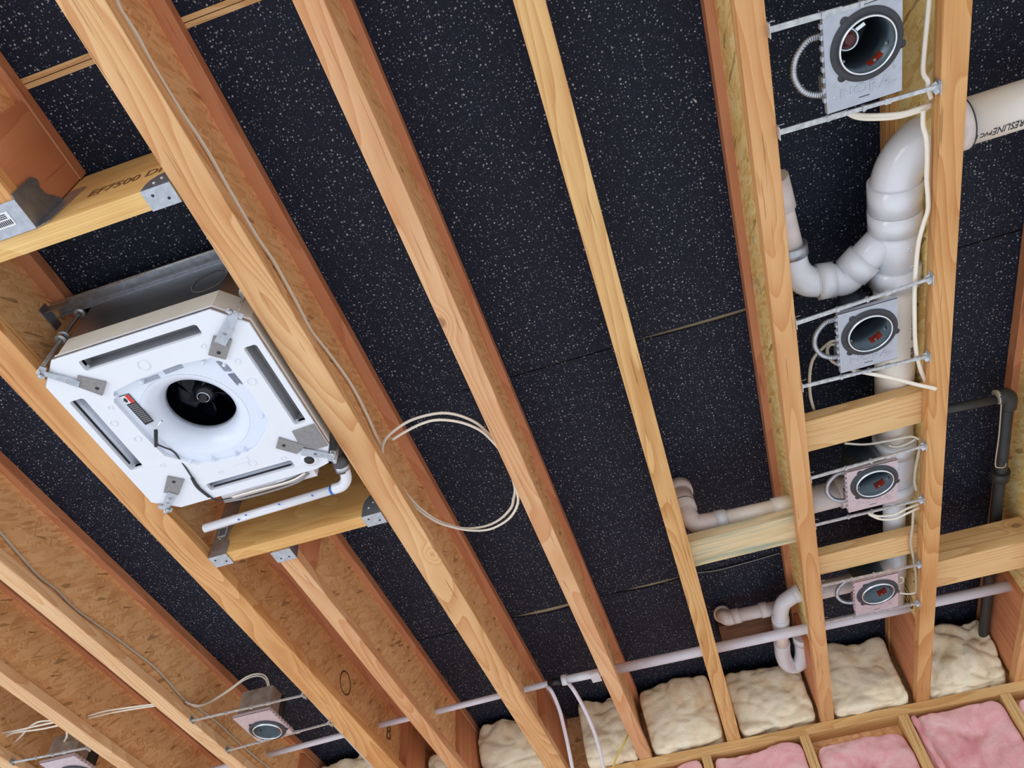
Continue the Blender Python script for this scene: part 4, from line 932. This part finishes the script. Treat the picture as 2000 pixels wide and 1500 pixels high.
cable([(766, 859, 0.09), (792, 843, 0.09), (825, 827, 0.092), (857, 820, 0.095), (900, 825, 0.095), (937, 840, 0.09), (962, 862, 0.085), (980, 885, 0.07), (997, 920, 0.055), (1007, 950, 0.052), (1012, 978, 0.052), (1003, 1002, 0.06), (985, 1020, 0.08), (955, 1034, 0.09), (920, 1036, 0.10), (885, 1030, 0.10), (850, 1018, 0.10), (812, 992, 0.098), (790, 965, 0.095)],
      'inner white cable of the big loop with a cut end', r=0.0045)
X0_ = -2.0075
cable([(u, v, 'x', X0_) for u, v in ((-20, 1022), (0, 1040), (40, 1086), (75, 1125), (110, 1152), (142, 1185), (175, 1210), (225, 1245), (265, 1275), (300, 1302), (328, 1331), (350, 1357), (367, 1372), (385, 1382), (425, 1412), (462, 1447), (500, 1480), (525, 1500))],
      'long grey cable sagging along the chipboard web at lower left', m=M_CABLED, r=0.0055)
cable([(362, 1371, 'x', -2.000), (385, 1380, 'x', -1.995), (415, 1369, 0.14), (450, 1347, 0.15), (475, 1329, 0.16), (500, 1320, 0.17), (517, 1325, 0.17), (523, 1340, 0.15), (519, 1358, 0.10)], 'cable looping over to the single lower left downlight', r=0.0048)
cable([(366, 1374, 'x', -1.995), (392, 1377, 'x', -1.985), (422, 1363, 0.14), (455, 1341, 0.15), (480, 1323, 0.16), (502, 1316, 0.17), (519, 1321, 0.17), (526, 1340, 0.15), (522, 1358, 0.10)], 'second cable beside it looping to the lower left downlight', r=0.0045)
for k, (dv1, lab) in enumerate(((0, 'upper strand of the cable pair between the two lower left joists'), (5, 'lower strand of the cable pair between the two lower left joists'))):
    cable([(170, 1399 + dv1, 'x', -2.424), (205, 1389 + dv1 * 1.2, 0.09), (250, 1382 + dv1 * 0.9, 0.07), (303, 1375 + dv1 * 0.7, 0.055), (340, 1370 + dv1 * .5, 'x', -2.045)], lab, r=0.0042)
for k, pts in enumerate(([(-10, 1440, 0.10), (30, 1431, 0.09), (80, 1424, 0.07), (118, 1416, 0.04)], [(-10, 1434, 0.10), (30, 1427, 0.09), (80, 1416, 0.07), (115, 1409, 0.04)])):
    cable(pts, ('lower' if k == 0 else 'upper') + ' straight cable in the bottom left corner bay', r=0.0045)
cable([(105, 1407, 0.05), (75, 1410, 0.08), (50, 1424, 0.09), (20, 1434, 0.09), (3, 1447, 0.09), (3, 1457, 0.09), (18, 1456, 0.09), (38, 1441, 0.09), (52, 1425, 0.09)], 'looped cable end in the bottom left corner bay', r=0.0045)
cable([(131, 1428, 0.05), (130, 1440, 0.07), (124, 1450, 0.09), (115, 1457, 0.10)], 'short curved cable above the corner downlight', r=0.0045)
# right bay
cable([(1816, -10, 0.03), (1811, 40, 0.03), (1806, 90, 0.03), (1803, 140, 0.03), (1812, 158, 0.02), (1813, 172, 0.02), (1819, 192, 0.03)], 'white cable running down to the right clip of the nearest downlight', r=0.0055)
cable([(1652, 218, 0.03), (1668, 223, 0.03), (1700, 226, 0.03), (1760, 222, 0.03), (1800, 210, 0.035), (1822, 202, 0.045)], 'upper white cable swinging right from the nearest downlight', r=0.0055)
cable([(1655, 221, 0.03), (1672, 229, 0.03), (1700, 232, 0.028), (1750, 229, 0.028), (1795, 217, 0.033), (1822, 206, 0.045)], 'lower white cable swinging right from the nearest downlight', r=0.0050)
cable([(1803, 215, 0.03), (1803, 245, 0.03), (1809, 270, 0.02), (1811, 310, 0.02), (1810, 350, 0.02), (1813, 390, 0.02), (1812, 412, 0.02), (1803, 440, 0.02), (1794, 475, 0.02), (1789, 520, 0.02), (1786, 570, 0.015), (1786, 620, 0.01), (1787, 660, 0.012), (1790, 690, 0.015), (1798, 722, 0.02), (1809, 746, 0.03)], 'long white cable hanging along the big drain stack', r=0.0058)
cable([(1640, 712, 0.04), (1668, 723, 0.03), (1690, 728, 0.01), (1740, 738, -0.006), (1790, 751, -0.010), (1818, 757, -0.012), (1827, 760, -0.010)], 'white cable crossing below the second downlight, blunt end over the joist', r=0.0058)
cable([(1636, 665, 0.05), (1622, 668, 0.06), (1605, 682, 0.07), (1590, 698, 0.07), (1583, 718, 0.07), (1581, 745, 0.07), (1583, 775, 0.08), (1590, 802, 0.09)], 'greyish cable looping left of the second downlight', m=M_CABLED, r=0.0045)
cable([(1632, 672, 0.05), (1620, 675, 0.06), (1616, 688, 0.06), (1624, 704, 0.05), (1640, 714, 0.04)], 'short cable curl at the left edge of the second downlight', m=M_CABLED, r=0.0045)
cable([(1650, 866, 0.09), (1690, 868, 0.09), (1730, 862, 0.085), (1765, 855, 0.07), (1782, 853, 0.05), (1795, 858, 0.03)], 'white cable passing above the third downlight to its clip', r=0.0042)
cable([(1735, 870, 0.085), (1750, 873, 0.08), (1770, 868, 0.07), (1788, 858, 0.05)], 'thin loop of cable by the clip of the third downlight', r=0.0030)
cable([(1797, 872, 0.03), (1793, 890, 0.03), (1788, 915, 0.03), (1786, 940, 0.03), (1790, 958, 0.03)], 'cable between the two right clips of the third downlight', m=M_CABLED, r=0.0048)
cable([(1692, 1001, 0.03), (1715, 1008, 0.03), (1745, 1005, 0.03), (1772, 993, 0.03), (1795, 984, 0.035)], 'upper white cable leaving the lower edge of the third downlight', r=0.0045)
cable([(1698, 1005, 0.03), (1720, 1014, 0.03), (1748, 1013, 0.03), (1775, 1001, 0.03), (1797, 991, 0.035)], 'lower white cable leaving the bottom edge of the third downlight', r=0.0045)
cable([(1784, 998, 0.03), (1782, 1030, 0.03), (1779, 1060, 0.03), (1784, 1090, 0.03), (1789, 1125, 0.03), (1789, 1160, 0.03)], 'cable hanging between the third and fourth downlight clips', m=M_CABLED, r=0.0045)
cable([(1756, 1158, 0.03), (1775, 1160, 0.03), (1788, 1157, 0.03)], 'short cable at the right of the fourth downlight', r=0.0040)
cable([(1756, 1140, 0.04), (1764, 1136, 0.05), (1763, 1128, 0.05), (1756, 1128, 0.05)], 'small cable curl right of the fourth downlight', r=0.0035)
cable([(1228, 1432, 'y', 3.36), (1219, 1452, 'y', 3.36), (1208, 1470, 'y', 3.38), (1200, 1490, 'y', 3.42), (1197, 1508, 'y', 3.46)], 'short yellow cable poking out of the insulation', m=M_YEL, r=0.0085, group=None, flat=0.35)
cable([(1358, 1119, D - 0.003), (1400, 1114, D - 0.004), (1450, 1101, D - 0.004), (1500, 1087, D - 0.004), (1523, 1080, D - 0.003)], 'dark cord sagging below the black sheet above the trap', m=M_GREYF, r=0.0028)
# staples driven into the chipboard of the light row's left joist
for i, (u, v) in enumerate(((1473, 469), (1473, 552), (1484, 553), (1487, 569))):
    q = at(u, v, x=0.4363 - 0.0056)
    tag(MB().obox(q + Vector((-0.002, -0.012, 0)), q + Vector((-0.002, 0.012, 0.004)), 0.002, 0.002).build('staple', M_ZINC), ('upper single', 'second', 'third', 'lowest')[i] + ' of the four staples on the chipboard left of the downlights', 'staple', 'staples on the chipboard web')
tag(MB().tube([(0.355, 0.760, D - 0.001), (0.361, 0.768, D - 0.012)], 0.0028, 8).build('nail', M_ZINC), 'small nail poking through the black sheet near the top right joist', 'nail')
